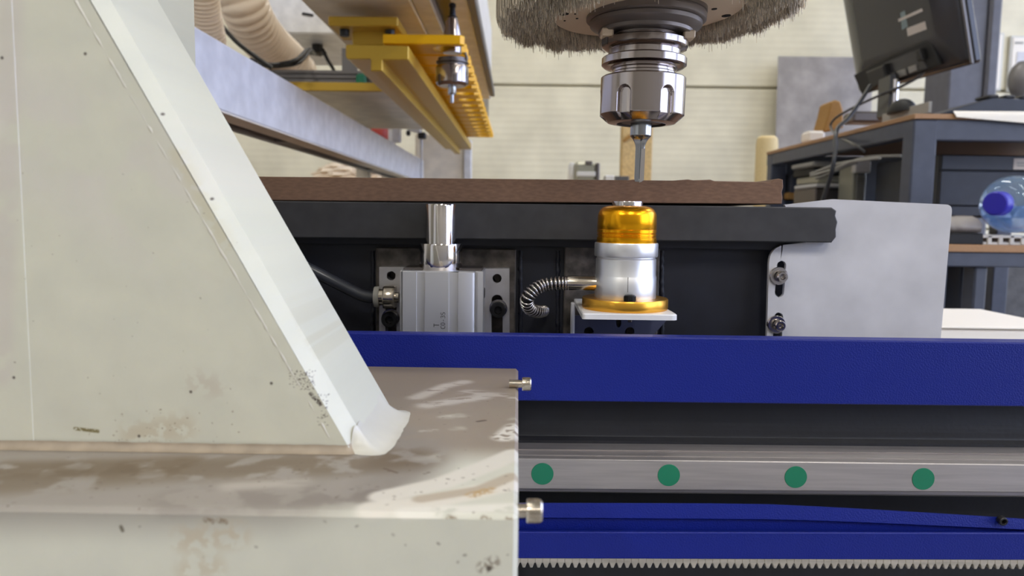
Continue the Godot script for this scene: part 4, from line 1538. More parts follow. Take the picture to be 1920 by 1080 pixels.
	# ribbed clear hoses
	hose([W(430, -95, 1.5), W(440, -40, 1.5), W(456, 5, 1.51), W(477, 50, 1.56), W(506, 86, 1.64), W(534, 112, 1.7), W(560, 142, 1.75)], 0.047, "large clear ribbed suction hose curving down past the white cabinet", 0.0135)
	hose([W(372, -70, 1.2), W(378, -20, 1.22), W(386, 30, 1.25), W(395, 80, 1.28), W(398, 140, 1.3)], 0.025, "narrower ribbed hose beside the grey column, behind the side beam", 0.007)
	var wire := curve([W(402, 25, 1.46), W(418, 50, 1.45), W(445, 80, 1.45), W(475, 103, 1.46), W(510, 128, 1.47)], 24)
	single("cable", tubem(wire, 0.0042, 10), M.black, "black cable following the lower left side of the large ribbed hose", "cable")
	# small things glimpsed under the deck and behind the leg
	p = W(700, 262, 2.6)
	t = thing("junction_box", "pale plastic junction box glimpsed under the rear deck, near the far leg", "box", W(722, 268, 2.6))
	obj("box_body", span(W(706, 268, 2.62), W(735, 222, 2.6) + Vector3(0, 0, -0.09), 0.006), M.white_paint, t)
	obj("box_side", span(W(735.5, 266, 2.62), W(748, 222, 2.6) + Vector3(0, 0, -0.06), 0.004), M.white_sheet, t)
	obj("mounting_foot", span(Vector3(p.x + 0.02, 0, -2.68), Vector3(p.x + 0.05, p.y, -2.64), 0.003), M.tan_beam, t)
	var red := lathem(W(722, 258, 2.45) + Vector3(0, -0.03, 0), [Vector2(0, 0), Vector2(0.026, 0), Vector2(0.03, 0.01), Vector2(0.03, 0.055), Vector2(0.022, 0.075), Vector2(0.01, 0.082), Vector2(0, 0.082)], 24)
	red.v = Transform3D(Basis(), Vector3(-0.02, 0.012, 0)) * red.v
	single("warning_lamp", red, M.red_paint, "red signal lamp glimpsed between the rear deck and the pale junction box", "lamp")
	p = W(785, 250, 2.62)
	t = thing("sensor_head", "white and black limit switch hanging by the far leg", "sensor", p)
	obj("switch_body", boxm(p + Vector3(-0.014, 0.014, 0), Vector3(0.05, 0.022, 0.03), 0.005, Basis(Vector3.BACK, -0.3)), M.white_paint, t)
	obj("switch_foot", boxm(p + Vector3(0.012, -0.008, 0), Vector3(0.028, 0.022, 0.03), 0.004), M.black, t)
	obj("roller", boxm(p + Vector3(-0.036, 0.0, 0.0), Vector3(0.014, 0.018, 0.02), 0.004), M.black, t)
	obj("stem", span(p + Vector3(0.004, -0.2, -0.016), p + Vector3(0.012, -0.01, -0.008), 0.001), M.white_paint, t)


func hose(way: Array, r: float, label: String, pitch: float) -> void:
	var path := curve(way, 90)
	var total := 0.0
	for k in path.size() - 1:
		total += path[k].distance_to(path[k + 1])
	var n := int(total / pitch) * 8
	var pts := []
	var rr := []
	var i := 0
	var acc := 0.0
	for k in n:
		var want := total * k / (n - 1)
		while i < path.size() - 2 and acc + path[i].distance_to(path[i + 1]) < want:
			acc += path[i].distance_to(path[i + 1])
			i += 1
		pts.append(path[i].lerp(path[i + 1], clampf((want - acc) / path[i].distance_to(path[i + 1]), 0, 1)))
		var ph := fmod(want / pitch, 1.0)
		rr.append(r * (0.86 + 0.16 * absf(sin(ph * PI)) ** 0.6))
	single("suction_hose", tubem(pts, rr, 36, false), M.hose_clear, label, "hose")


func tool_rack() -> void:
	var d0 := 1.13
	var d1 := 2.62
	# overhead beam whose underside shows, with its side strips
	var Y := 0.33
	var x := func(px: float) -> float:
		return (px - 970.0) / F * 1.14 * 1.0
	var t := thing("overhead_beam", "tan overhead machine beam running back above the yellow tool rack", "machine beam", V(-0.2, Y, 1.9))
	var zb := EYE.z - 2.75
	var strip := func(n: String, xa: float, xb: float, ya: float, yb: float, za: float, zz: float, m: Material) -> void:
		obj(n, span(Vector3(x.call(xa), EYE.y + ya, zz), Vector3(x.call(xb), EYE.y + yb, za), 0.002), m, t)
	strip.call("beam_body", 548, 758, Y, Y + 0.2, -0.45, zb, M.tan_beam)
	strip.call("side_plate", 758.5, 796, Y + 0.004, Y + 0.2, -0.45, zb, M.white_paint)
	strip.call("rail_channel", 796.5, 832, Y + 0.02, Y + 0.2, -0.45, zb, M.dark_steel)
	strip.call("outer_plate", 832.5, 868, Y + 0.006, Y + 0.2, -0.45, -2.2, M.white_paint)
	strip.call("edge_trim", 868.5, 884, Y, Y + 0.02, -0.45, -2.12, M.profile_grey)
	var sm := W(640, 8, 1.15)
	obj("plate_seam", span(Vector3(x.call(560), EYE.y + Y - 0.0004, sm.z - 0.002), Vector3(x.call(756), EYE.y + Y + 0.002, sm.z)), M.dark_steel, t)
	# hanging bracket
	t = thing("rack_hanger", "yellow hanger plate with black bolts joining the tool rack to the tan beam", "bracket", V(-0.22, Y, 1.25))
	var p := W(615, 48, 1.2)
	var q := W(746, 31, 1.2)
	obj("hanger_plate", span(Vector3(p.x, p.y, -1.3), Vector3(q.x, q.y, -1.2), 0.002), M.yellow_anodised, t)
	for e in [[646, 48], [731, 47]]:
		var c := W(e[0], e[1], 1.225)
		obj("bolt_head", lathem(c + Vector3(0, -0.0165, 0), [Vector2(0, 0), Vector2(0.007, 0), Vector2(0.0078, 0.001), Vector2(0.0078, 0.014), Vector2(0.0085, 0.0145), Vector2(0.0085, 0.018)], 20), M.black, t)
	p = W(664, 84, 1.25)
	q = W(742, 48, 1.25)
	obj("spacer_block", span(Vector3(p.x, p.y - 0.004, -1.4), Vector3(q.x, q.y + 0.004, -1.235), 0.002), M.yellow_anodised, t)
	# T-shaped carrier running back, with its row of forks
	t = thing("tool_rack", "yellow tool changer rack: T-shaped carrier running back with a row of yellow forks", "tool rack", V(-0.2, 0.26, 1.8))
	var w := func(px: float, py: float) -> Vector2:
		var a := W(px, py, d0)
		return Vector2(a.x, a.y)
	var poly := [w.call(648, 83), w.call(766, 86), w.call(766, 112), w.call(717, 112), w.call(717, 133), w.call(695, 133), w.call(695, 111), w.call(648, 111)]
	var rp := rounded(poly, [0.004, 0.001, 0.002, 0.002, 0.001, 0.001, 0.002, 0.006], 4)
	obj("carrier", prismm(rp, -d1, -d0, 0.0012), M.yellow_anodised, t)
	var f0 := 1.17
	var fw := W(718, 72, f0)
	var fe := W(870, 72, f0)
	var th := W(800, 64, f0).y - W(800, 82, f0).y
	var yb := W(800, 82.5, f0).y
	var n := 16
	var step := 0.0855
	var proto: MeshInstance3D
	for k in n:
		var d := f0 + step * k
		if k == 0:
			# fork seen from above: a plate with a round mouth open towards the right end
			var fp := []
			var L := fe.x - fw.x
			fp.append(Vector2(0, 0.0))
			fp.append(Vector2(L - 0.006, 0.0))
			fp.append(Vector2(L, 0.006))
			fp.append(Vector2(L, 0.012))
			var mc := Vector2(L - 0.028, 0.037)
			for q2 in 17:
				var a := lerpf(-PI * 0.28, -TAU + PI * 0.28, q2 / 16.0)
				fp.append(mc + Vector2(cos(a), sin(a)) * 0.0235)
			fp.append(Vector2(L, 0.062))
			fp.append(Vector2(L, 0.068))
			fp.append(Vector2(L - 0.006, 0.074))
			fp.append(Vector2(0, 0.074))
			var b := MB.new()
			b.T = Transform3D(Basis(Vector3.RIGHT, -PI / 2), Vector3(fw.x, yb, -f0))
			b.prism(fp, 0, th, 0.0012, 0.0012)
			proto = obj("tool_fork", b, M.yellow_paint, t)
			var foot := boxm(Vector3(fw.x + 0.012, yb - 0.006, -f0 - 0.037), Vector3(0.03, 0.016, 0.05), 0.002)
			obj("fork_foot", foot, M.yellow_anodised, t)
		else:
			var c := proto.duplicate()
			c.name = "tool_fork"
			c.position = Vector3(0, 0, -step * k)
			t.add_child(c, true)
			var foot := boxm(Vector3(fw.x + 0.012, yb - 0.006, -d - 0.037), Vector3(0.03, 0.016, 0.05), 0.002)
			obj("fork_foot", foot, M.yellow_anodised, t)
	# tool holder hanging in the first fork
	var dc := f0 + 0.037
	var o := W(848, 110, dc)
	o.x = W(848, 110, dc).x
	var s := S(dc)
	var Yp := func(py: float) -> float:
		return W(848, py, dc).y - o.y
	t = thing("spare_tool_holder", "spare steel tool holder with black pull stud, hanging in the nearest yellow fork", "tool holder", o)
	var prof := func(a: Array) -> Array:
		var out := []
		for e in a:
			out.append(Vector2(e[0] * s, Yp.call(e[1])))
		return out
	obj("pull_stud", lathem(o, prof.call([[0, 35], [9, 35], [9.5, 32], [6, 29], [5, 15], [6.5, 13], [6.5, 8], [4, 5.5], [0, 5]]), 28), M.black_bolt, t)
	obj("taper", lathem(o, prof.call([[0, 100], [17, 100], [17, 68], [9.5, 34], [0, 34]]), 36), M.holder_steel, t)
	obj("flange", lathem(o, prof.call([[0, 125], [27, 125], [27, 121], [29.5, 119], [29.5, 116.5], [26, 115], [26, 110], [0, 110]]), 40), M.dark_steel, t)
	var nut := prof.call([[10, 162], [24, 162], [28, 159], [30, 156], [30.3, 128], [29, 125], [0, 124]])
	nut.push_front(Vector2(0, Yp.call(161)))
	var cn := obj("collet_nut", lathem(o, nut, 40), M.holder_steel, t)
	for k in 6:
		var a := TAU * k / 6 + 0.25
		obj("nut_notch", boxm(o + Vector3(sin(a) * 29 * s, Yp.call(151), cos(a) * 29 * s), Vector3(8 * s, 16 * s, 4 * s), 0.0012, Basis(Vector3.UP, a)), M.dark_steel, cn)
	obj("bit_shank", lathem(o, prof.call([[0, 178], [7, 177], [8, 174], [8, 158]]), 24), M.bit_steel, t)
	obj("bit_tip", lathem(o, prof.call([[0, 193.5], [3, 193], [3.4, 190], [3.4, 177]]), 16), M.bit_steel, t)
	var clip := W(872, 107, dc)
	obj("spring_clip", tubem(curve([clip + Vector3(-0.002, -0.012, 0.004), clip + Vector3(0.003, -0.004, 0.004), clip + Vector3(0.0, 0.006, 0.004)], 10), 0.0022, 8), M.dark_steel, t)


func right_back() -> void:
	# control desk of dark steel tubes with wooden tops
	var d := 1.5
	var N := W(1715, 213, d)
	var Nb := W(1715, 222.5, d)
	var deep := 0.88
	var long := 0.75
	var t := thing("control_desk", "dark grey steel control desk with wooden top and lower wooden shelf at the right", "desk", Vector3(N.x + long * 0.5, 0, -d - deep * 0.5))
	obj("desk_top", span(Vector3(N.x, Nb.y, -d - deep), Vector3(N.x + long, N.y, -d), 0.001), M.desk_wood, t)
	var ya := W(1760, 263, d).y
	obj("front_rail", span(Vector3(N.x + 0.002, ya, -d - 0.03), Vector3(N.x + long, Nb.y, -d - 0.004), 0.002), M.desk_paint, t)
	obj("side_rail", span(Vector3(N.x + 0.002, ya + 0.008, -d - deep), Vector3(N.x + 0.032, Nb.y, -d - 0.031), 0.002), M.desk_paint, t)
	var lw := W(1755, 300, d).x
	for e in [[N.x + 0.001, d + 0.002], [N.x + 0.001, d + deep - 0.05], [N.x + long - 0.045, d + 0.002], [N.x + long - 0.045, d + deep - 0.05]]:
		obj("leg", span(Vector3(e[0], 0.0, -e[1] - 0.042), Vector3(e[0] + lw - N.x, Nb.y - 0.001, -e[1]), 0.003), M.desk_paint, t)
	# shelf that carries the computers, and the lower wooden shelf
	var ys := W(1740, 384, d).y
	obj("middle_shelf", span(Vector3(N.x + 0.003, ys - 0.02, -d - deep + 0.01), Vector3(N.x + long - 0.003, ys, -d - 0.08), 0.001), M.desk_dark, t)
	var dl := 1.34
	var yw := W(1850, 459.5, dl).y
	var yw2 := W(1850, 473, dl).y
	var yp := W(1850, 501, dl).y
	obj("lower_shelf", span(Vector3(N.x - 0.03, yw2, -d - deep), Vector3(N.x + long, yw, -dl), 0.001), M.desk_wood, t)
	obj("lower_rail", span(Vector3(N.x - 0.028, yp, -dl - 0.034), Vector3(N.x + long, yw2, -dl - 0.004), 0.002), M.desk_paint, t)
	var lx := W(1826, 560, dl + 0.01)
	obj("lower_leg", span(Vector3(lx.x, 0.0, -dl - 0.05), Vector3(W(1850, 560, dl + 0.01).x, yp, -dl - 0.012), 0.003), M.desk_paint, t)
	lx = W(1811, 560, dl + 0.05)
	obj("lower_leg", span(Vector3(lx.x, 0.0, -dl - 0.12), Vector3(W(1830, 560, dl + 0.05).x, yp, -dl - 0.07), 0.003), M.desk_dark, t)
	obj("back_panel", span(Vector3(N.x + 0.05, ys, -d - deep + 0.012), Vector3(N.x + long - 0.05, Nb.y - 0.002, -d - deep + 0.002)), M.desk_dark, t)
	# big dark drawer cabinet under the top
	var dc := 1.58
	var p := W(1757, 405, dc)
	var q := W(1990, 292, dc)
	t = thing("drawer_cabinet", "dark blue-grey metal cabinet with a white label, on the desk shelf at the far right", "cabinet", Vector3((p.x + q.x) * 0.5, ys, -dc - 0.2))
	obj("cabinet_body", span(Vector3(p.x, ys, -1.86), Vector3(q.x, q.y, -dc - 0.004), 0.002), M.desk_dark, t)
	var ud := obj("upper_door", span(Vector3(p.x, W(1800, 319, dc).y, -dc - 0.004), Vector3(q.x, q.y - 0.002, -dc + 0.004), 0.0015), M.desk_dark, t)
	obj("lower_door", span(Vector3(p.x, ys + 0.001, -dc - 0.004), Vector3(q.x, W(1800, 321, dc).y, -dc + 0.004), 0.0015), M.desk_dark, t)
	var lb := obj("label_plate", span(W(1897, 318, dc) + Vector3(0, 0, 0.004), W(1945, 298, dc) + Vector3(0, 0, 0.0048), 0.0003), M.sticker, ud)
	lb.set_meta("label", "white label plate")
	for k in 2:
		obj("label_line", span(W(1904, 307 + k * 5, dc) + Vector3(0, 0, 0.0046), W(1938, 305.5 + k * 5, dc) + Vector3(0, 0, 0.0051)), M.plastic_grey, ud)
	# power supplies in the left opening
	var g0 := W(1600, 384, 1.89)
	var g1 := W(1630, 303, 1.89)
	t = thing("vented_unit", "pale vented metal unit with horizontal grille slots, in the left side of the desk", "electronic unit", Vector3(g0.x, ys, -1.95))
	obj("unit_body", span(Vector3(g0.x, ys, -1.985), Vector3(g1.x, g1.y, -1.9), 0.003), M.grey_box, t)
	obj("unit_cap", span(Vector3(g0.x - 0.002, g1.y - 0.028, -1.91), Vector3(g1.x + 0.003, g1.y + 0.002, -1.885), 0.003), M.paper, t)
	for k in 12:
		var yy := lerpf(ys + 0.008, g1.y - 0.034, k / 11.0)
		obj("grille_slat", span(Vector3(g0.x + 0.007, yy - 0.0024, -1.9), Vector3(g1.x - 0.004, yy + 0.0024, -1.893), 0.0008), M.plastic_grey, t)
	t = thing("drive_stack", "jumbled grey drive units and boards, left of the pale vented unit", "electronic unit", Vector3(W(1560, 370, 2.05).x, ys, -2.1))
	for e in [[1528, 1598, 384, 352, M.dark_steel, 2.02], [1530, 1596, 351, 345, M.pcb_white, 2.0], [1534, 1592, 343, 330, M.grey_box, 2.04], [1527, 1600, 328, 312, M.monitor_dark, 2.06], [1524, 1604, 311, 303, M.plastic_grey, 2.03]]:
		var a := W(e[0], e[2], e[5])
		var b := W(e[1], e[3], e[5])
		obj("drive_unit", span(a, Vector3(b.x, b.y, -e[5] - 0.16), 0.003), e[4], t)
	t = thing("blue_power_box", "small dark blue box at the far left end of the desk shelf", "box", W(1500, 362, 2.3))
	obj("box_body", span(W(1482, 362, 2.3), W(1524, 327, 2.3) + Vector3(0, 0, -0.06), 0.004), M.desk_dark, t)
	obj("box_base", span(W(1476, 374, 2.3), W(1528, 362, 2.3) + Vector3(0, 0, -0.07), 0.003), M.wood, t)
	# ribbon of grey wiring above the units
	var ci := 0
	for e in [[1520, 330, 1560, 318, 1620, 296, 1690, 292], [1520, 326, 1570, 308, 1610, 301, 1650, 296], [1530, 335, 1556, 325, 1590, 310, 1606, 305]]:
		var pts := []
		for k in 4:
			pts.append(W(e[k * 2], e[k * 2 + 1], lerpf(1.98, 1.6, k / 3.0) if ci < 2 else lerpf(1.98, 1.88, k / 3.0)))
		single("cable", tubem(curve(pts, 16), 0.0035, 8), M.plastic_grey, ["longest grey cable running back to front under the desk top", "grey cable just above the jumbled drive units", "short grey cable ending at the pale vented unit"][ci], "cable")
		ci += 1
	# black leads hanging over the left edge of the desk
	for e in [[[1632, 160, 1.9], [1612, 192, 1.85], [1590, 222, 1.78], [1569, 244, 1.66], [1566, 285, 1.62], [1559, 325, 1.62], [1548, 360, 1.66], [1540, 385, 1.7]]]:
		var pts := []
		for k in e:
			pts.append(W(k[0], k[1], k[2]))
		single("cable", tubem(curve(pts, 40), 0.0046, 10), M.hose_black, "thick dark cable hanging over the desk's left edge down past the drive units", "cable")
	single("cable", tubem(curve([W(1741, 102, 1.83), W(1732, 135, 1.8), W(1698, 158, 1.82), W(1640, 183, 1.9), W(1590, 207, 2.0), W(1563, 225, 2.05), W(1558, 240, 2.05), W(1572, 256, 1.9), W(1600, 270, 1.7), W(1622, 285, 1.66)], 50), 0.0032, 10), M.hose_black, "thin dark cable looping from the monitor ports down to the desk edge", "cable")
	single("cable", tubem(curve([W(1520, 270, 2.4), W(1498, 284, 2.4), W(1482, 305, 2.4), W(1474, 330, 2.42)], 16), 0.0065, 10), M.pale_wood, "pale cream cable at the far left corner of the desk", "cable")
	monitor()
	# dark sloping tray behind the sheet of paper
	t = thing("desk_tray", "dark sloping plastic tray with ridged top on the desk, behind the white paper sheet", "tray", Vector3(N.x + 0.25, N.y, -1.58))
	var kp := []
	for e in [[1762, 213.5], [1990, 213.5], [1990, 190], [1905, 184], [1862, 183], [1800, 201]]:
		var a := W(e[0], e[1], 1.535)
		kp.append(Vector2(a.x, maxf(a.y, N.y + 0.0005)))
	obj("tray_body", prismm(kp, -1.66, -1.535, 0.002), M.desk_dark, t)
	for k in 4:
		var a := W(1850 + k * 30, 183.5 + k * 0.6, 1.56)
		obj("ridge", boxm(a, Vector3(0.02, 0.006, 0.05), 0.002), M.monitor_black, t)
	var pp := MB.new()
	var top := []
	var bot := []
	for e in [[1788, 208, 1.53], [1789, 211, 1.497], [1794, 219, 1.493]]:
		top.append(W(e[0], e[1], e[2]))
	for e in [[1990, 209, 1.53], [1990, 215, 1.497], [1990, 236, 1.493]]:
		bot.append(W(e[0], e[1], e[2]))
	for k in 2:
		var u := Vector3(0, 0.0006, 0.0006)
		pp.quad(top[k + 1], bot[k + 1], bot[k], top[k])
		pp.quad(top[k] - u * 1.0, bot[k] - u, bot[k + 1] - u, top[k + 1] - u)
	pp.quad(top[2], top[2] - Vector3(0, 0.0006, 0.0006), bot[2] - Vector3(0, 0.0006, 0.0006), bot[2])
	single("paper_sheet", pp, M.paper, "white paper sheet hanging over the front edge of the wooden desk top", "paper")
	# odds and ends on the far left of the desk
	var wd := MB.new()
	var o := W(1560, 246, 2.2)
	var wp := []
	for e in [[1543, 247], [1582, 240], [1581, 205], [1576, 190], [1566, 187], [1558, 192], [1553, 215]]:
		var a := W(e[0], e[1], 2.2)
		wp.append(Vector2(a.x, a.y))
	wd.prism(rounded(wp, 0.006, 3), -2.28, -2.2, 0.004)
	single("wood_offcut", wd, M.wood, "brown upright wood offcut on the desk, left of the monitor", "wood")
	single("foam_block", boxm(W(1524, 258, 2.22), Vector3(0.05, 0.034, 0.06), 0.007), M.paper, "white foam block at the desk's far left end, before the brown offcut", "foam block")
	single("small_case", boxm(W(1620, 226, 2.1) + Vector3(0, 0.006, 0), Vector3(0.09, 0.03, 0.07), 0.006), M.red_paint if false else M.dark_steel, "small dark case lying on the desk behind the monitor stand", "case")
	t = thing("mouse", "dark computer mouse on a grey pad, on the desk right of the monitor stand", "mouse", W(1690, 212, 1.75))
	var ms := MB.new()
	var rings := []
	for k in 9:
		var f := k / 8.0
		var ring := []
		for i in 16:
			var a := TAU * i / 16
			ring.append(W(1690, 211, 1.72) + Vector3(cos(a) * 0.026 * cos(f * 1.5), 0.03 * sin(f * 1.5), -sin(a) * 0.045 * cos(f * 1.5)))
		rings.append(ring)
	ms.loft(rings, true, true)
	obj("shell", ms, M.monitor_dark, t)
	obj("pad", span(W(1660, 216, 1.8) + Vector3(0, 0.002, 0), W(1740, 215, 1.6) + Vector3(0, 0.004, 0), 0.0005), M.plastic_grey, t)
	# water bottle lying on parts on the lower shelf
	bottle(yw)
	# packet on a dark tray, left of the bottle
	t = thing("parts_packet", "beige wrapped packet on a dark tray, on the lower shelf left of the water bottle", "packet", Vector3(W(1812, 440, 1.4).x, yw, -1.4))
	obj("tray", span(W(1755, 459.5, 1.36), Vector3(W(1846, 440, 1.36).x, W(1800, 437, 1.36).y, -1.5), 0.003), M.monitor_dark, t)
	var pk := MB.new()
	var pa := W(1750, 436, 1.36)
	var pb := W(1845, 406, 1.36)
	var rg := []
	var nz := FastNoiseLite.new()
	nz.frequency = 18.0
	for k in 15:
		var x2: float = lerpf(pa.x, pb.x, k / 14.0)
		var ring := []
		for e in [[0, 0], [0, 0.5], [0.1, 0.9], [0.3, 1.0], [0.7, 1.0], [0.95, 0.9], [1.0, 0.5], [1.0, 0]]:
			ring.append(Vector3(x2, lerpf(pa.y, pb.y, e[1]) + 0.003 * nz.get_noise_2d(x2 * 3.0, e[0] * 0.3), -1.365 - 0.1 * e[0] + 0.004 * nz.get_noise_2d(x2 * 4.0, 3.0 + e[1] * 0.2)))
		ring.reverse()
		rg.append(ring)
	pk.loft(rg, true, true)
	obj("packet_wrap", pk, M.galvanised, t)
	t = thing("circuit_frame", "white plastic frame with square gaps under the water bottle", "plastic frame", Vector3(W(1885, 450, 1.36).x, yw, -1.4))
	for k in 5:
		var a := W(1848 + k * 21, 459, 1.365)
		obj("frame_post", span(a, Vector3(W(1856 + k * 21, 459, 1.365).x, W(1850, 440, 1.365).y, -1.36), 0.001), M.pcb_white, t)
	obj("frame_bar", span(W(1843, 459.2, 1.362), Vector3(W(1960, 459, 1.362).x, W(1850, 454, 1.362).y, -1.44), 0.001), M.pcb_white, t)
	obj("frame_bar", span(W(1843, 446, 1.36), Vector3(W(1960, 459, 1.362).x, W(1850, 441, 1.362).y, -1.44), 0.001), M.pcb_white, t)


func monitor() -> void:
	# seen from behind: lower left and lower right back corners
	var bl := W(1612, 178, 2.1)
	var br := W(1823, 120, 1.66)
	var x := (br - bl)
	var wide := x.length()
	x = x.normalized()
	var y := (Vector3.UP + x * -0.02 + Vector3(-0.25, 0, 0)).normalized()
	y = (y - x * y.dot(x)).normalized()
	var z := x.cross(y)  # out of the back, towards the picture's left
	var bs := Basis(x, y, z)
	var o := bl
	var at := func(u: float, v: float, w: float) -> Vector3:
		return o + x * (u * wide) + y * (v * wide) + z * (w * wide)
	var t := thing("monitor", "black computer monitor seen from behind, tilted, above the control desk", "monitor", W(1662, 222, 1.9))
	var tall := 0.72
	obj("bezel", boxm(at.call(0.5, tall * 0.5, -0.035), Vector3(wide, tall * wide, 0.05 * wide), 0.006, bs), M.monitor_black, t)
	obj("screen", boxm(at.call(0.5, tall * 0.5, -0.0605), Vector3(wide * 0.94, (tall - 0.06) * wide, 0.002), 0.0, bs), M.monitor_dark, t)
	obj("edge_trim", boxm(at.call(0.994, tall * 0.5, -0.004), Vector3(0.014 * wide, tall * wide * 0.995, 0.014 * wide), 0.001, bs), M.profile_grey, t)
	# back shell swelling out towards its middle
	var rings := []
	for e in [[0.0, 0.008, -0.012], [0.004, 0.012, 0.004], [0.02, 0.03, 0.016], [0.07, 0.10, 0.034], [0.14, 0.17, 0.045], [0.16, 0.19, 0.046]]:
		var ring := []
		var p0 := [Vector2(e[0] + 0.004, e[1]), Vector2(0.985 - e[0], e[1]), Vector2(0.985 - e[0], tall - e[1]), Vector2(e[0] + 0.004, tall - e[1])]
		for p in rounded(p0, 0.03, 5):
			ring.append(at.call(p.x, p.y, e[2]))
		rings.append(ring)
	var b := MB.new()
	b.loft(rings, true, true)
	obj("back_shell", b, M.monitor_black, t)
	# a spot on the back, given where the picture shows it
	var spot := func(px: float, py: float, w: float) -> Vector2:
		var v := W(px, py, 1.0) - EYE
		var k := (o + z * (w * wide) - EYE).dot(z) / v.dot(z)
		var r := EYE + v * k - o
		return Vector2(r.dot(x) / wide, r.dot(y) / wide)
	var slab := func(called: String, corners: Array, w0: float, w1: float, m: Material, bev: float, on: Node3D) -> MeshInstance3D:
		var poly := []
		for c in corners:
			poly.append(spot.call(c[0], c[1], w1) * wide)
		return obj(called, prismm(poly, w0 * wide, w1 * wide, bev, Transform3D(bs, o)), m, on)
	slab.call("port_recess", [[1600, 141], [1640, 118], [1690, 96], [1735, 75], [1746, 84], [1762, 122], [1700, 148], [1616, 178]], 0.03, 0.049, M.monitor_dark, 0.002, t)
	var port_plate: MeshInstance3D = slab.call("port_plate", [[1658, 118], [1722, 92], [1738, 128], [1670, 152]], 0.049, 0.053, M.monitor_black, 0.001, t)
	slab.call("port_socket", [[1676, 136], [1696, 129], [1698, 141], [1679, 148]], 0.053, 0.061, M.plastic_grey, 0.001, port_plate)
	slab.call("port_socket", [[1702, 126], [1716, 121], [1718, 132], [1704, 138]], 0.053, 0.061, M.plastic_grey, 0.001, port_plate)
	slab.call("port_plug", [[1714, 96], [1724, 92], [1730, 112], [1719, 116]], 0.053, 0.075, M.black, 0.002, port_plate)
	slab.call("hinge_block", [[1622, 135], [1656, 121], [1660, 146], [1634, 172]], 0.049, 0.085, M.black, 0.004, t)
	slab.call("sticker", [[1700, 53], [1734, 40], [1737, 55], [1702, 68]], 0.046, 0.0475, M.sticker, 0.0, t).set_meta("label", "white sticker")
	slab.call("sticker", [[1684, 36], [1728, 16], [1730, 21], [1685, 41]], 0.046, 0.0478, M.sticker, 0.0, t).set_meta("label", "narrow white sticker")
	slab.call("sticker", [[1688, 24], [1696, 20], [1702, 50], [1691, 56]], 0.046, 0.0472, M.sticker_blue, 0.0, t).set_meta("label", "worn blue-grey sticker")
	# neck and foot
	var nb := W(1662, 224, 1.9)
	var nk := MB.new()
	var nt: Vector3 = at.call(0.2, 0.05, 0.02)
	nk.box((nb + Vector3(nb.x, nt.y, nb.z)) * 0.5, Vector3(0.022, nt.y - nb.y, 0.075), 0.008)
	obj("neck", nk, M.monitor_black, t)
	obj("neck_trim", tubem([nb + Vector3(-0.002, 0.01, 0.042), Vector3(nb.x - 0.002, nt.y - 0.02, nb.z + 0.042)], 0.0065, 12), M.polished, t)
	obj("foot", lathem(Vector3(nb.x + 0.06, W(1715, 213, 1.5).y + 0.0005, nb.z + 0.02), [Vector2(0, 0), Vector2(0.11, 0), Vector2(0.112, 0.003), Vector2(0.1, 0.009), Vector2(0.03, 0.014), Vector2(0, 0.014)], 48), M.monitor_black, t)


func bottle(shelf: float) -> void:
	var a := W(1866, 401, 1.33)
	var r := 0.052
	var dir := Vector3(0.75, 0.0, -0.55).normalized()
	var yr := shelf + 0.0155 + r + 0.002
	a.y = yr + 0.004
	var bx := Basis(Vector3.UP.cross(dir), dir, Vector3.UP.cross(dir).cross(dir))
	bx.z = bx.x.cross(bx.y)
	var t := thing("water_bottle", "large clear water bottle lying on its side with a blue cap, half full", "bottle", a + dir * 0.12 - Vector3(0, r, 0))
	var prof := [Vector2(0.0165, 0.012), Vector2(0.0165, 0.022), Vector2(0.02, 0.026)]
	for k in 10:
		var f := (k + 1) / 10.0
		prof.append(Vector2(0.02 + (r - 0.02) * sin(f * PI / 2), 0.026 + 0.045 * (1 - cos(f * PI / 2))))
	prof.append_array([Vector2(r, 0.1), Vector2(r * 0.96, 0.106), Vector2(r * 0.96, 0.112), Vector2(r, 0.118), Vector2(r, 0.19), Vector2(r * 0.85, 0.205), Vector2(0, 0.203)])
	obj("shell", lathem(a, prof, 48, bx), M.bottle, t)
	var rings := []
	for p in prof.slice(2, -2):
		var ring := []
		var rr: float = p.x - 0.0012
		var lev := -0.004
		var al := asin(clampf(lev / rr, -0.98, 0.98))
		for i in 25:
			var an := lerpf(PI - al, TAU + al, i / 24.0)
			var side := Vector3.UP.cross(dir).normalized()
			ring.append(a + dir * p.y + side * cos(an) * rr + Vector3.UP * sin(an) * rr)
		rings.append(ring)
	var w := MB.new()
	w.loft(rings, true, true)
	obj("water", w, M.water, t)
	var cap := lathem(a, [Vector2(0, -0.006), Vector2(0.0185, -0.006), Vector2(0.0205, -0.004), Vector2(0.021, 0.014), Vector2(0.0215, 0.0145), Vector2(0.0215, 0.018), Vector2(0.017, 0.018)], 36, bx)
	for k in 30:
		var an := TAU * k / 30
		cap.box(a + bx * Vector3(sin(an) * 0.0208, 0.005, cos(an) * 0.0208), Vector3(0.0012, 0.016, 0.0012), 0.0, bx * Basis(Vector3.UP, an))
	obj("cap", cap, M.cap_blue, t)


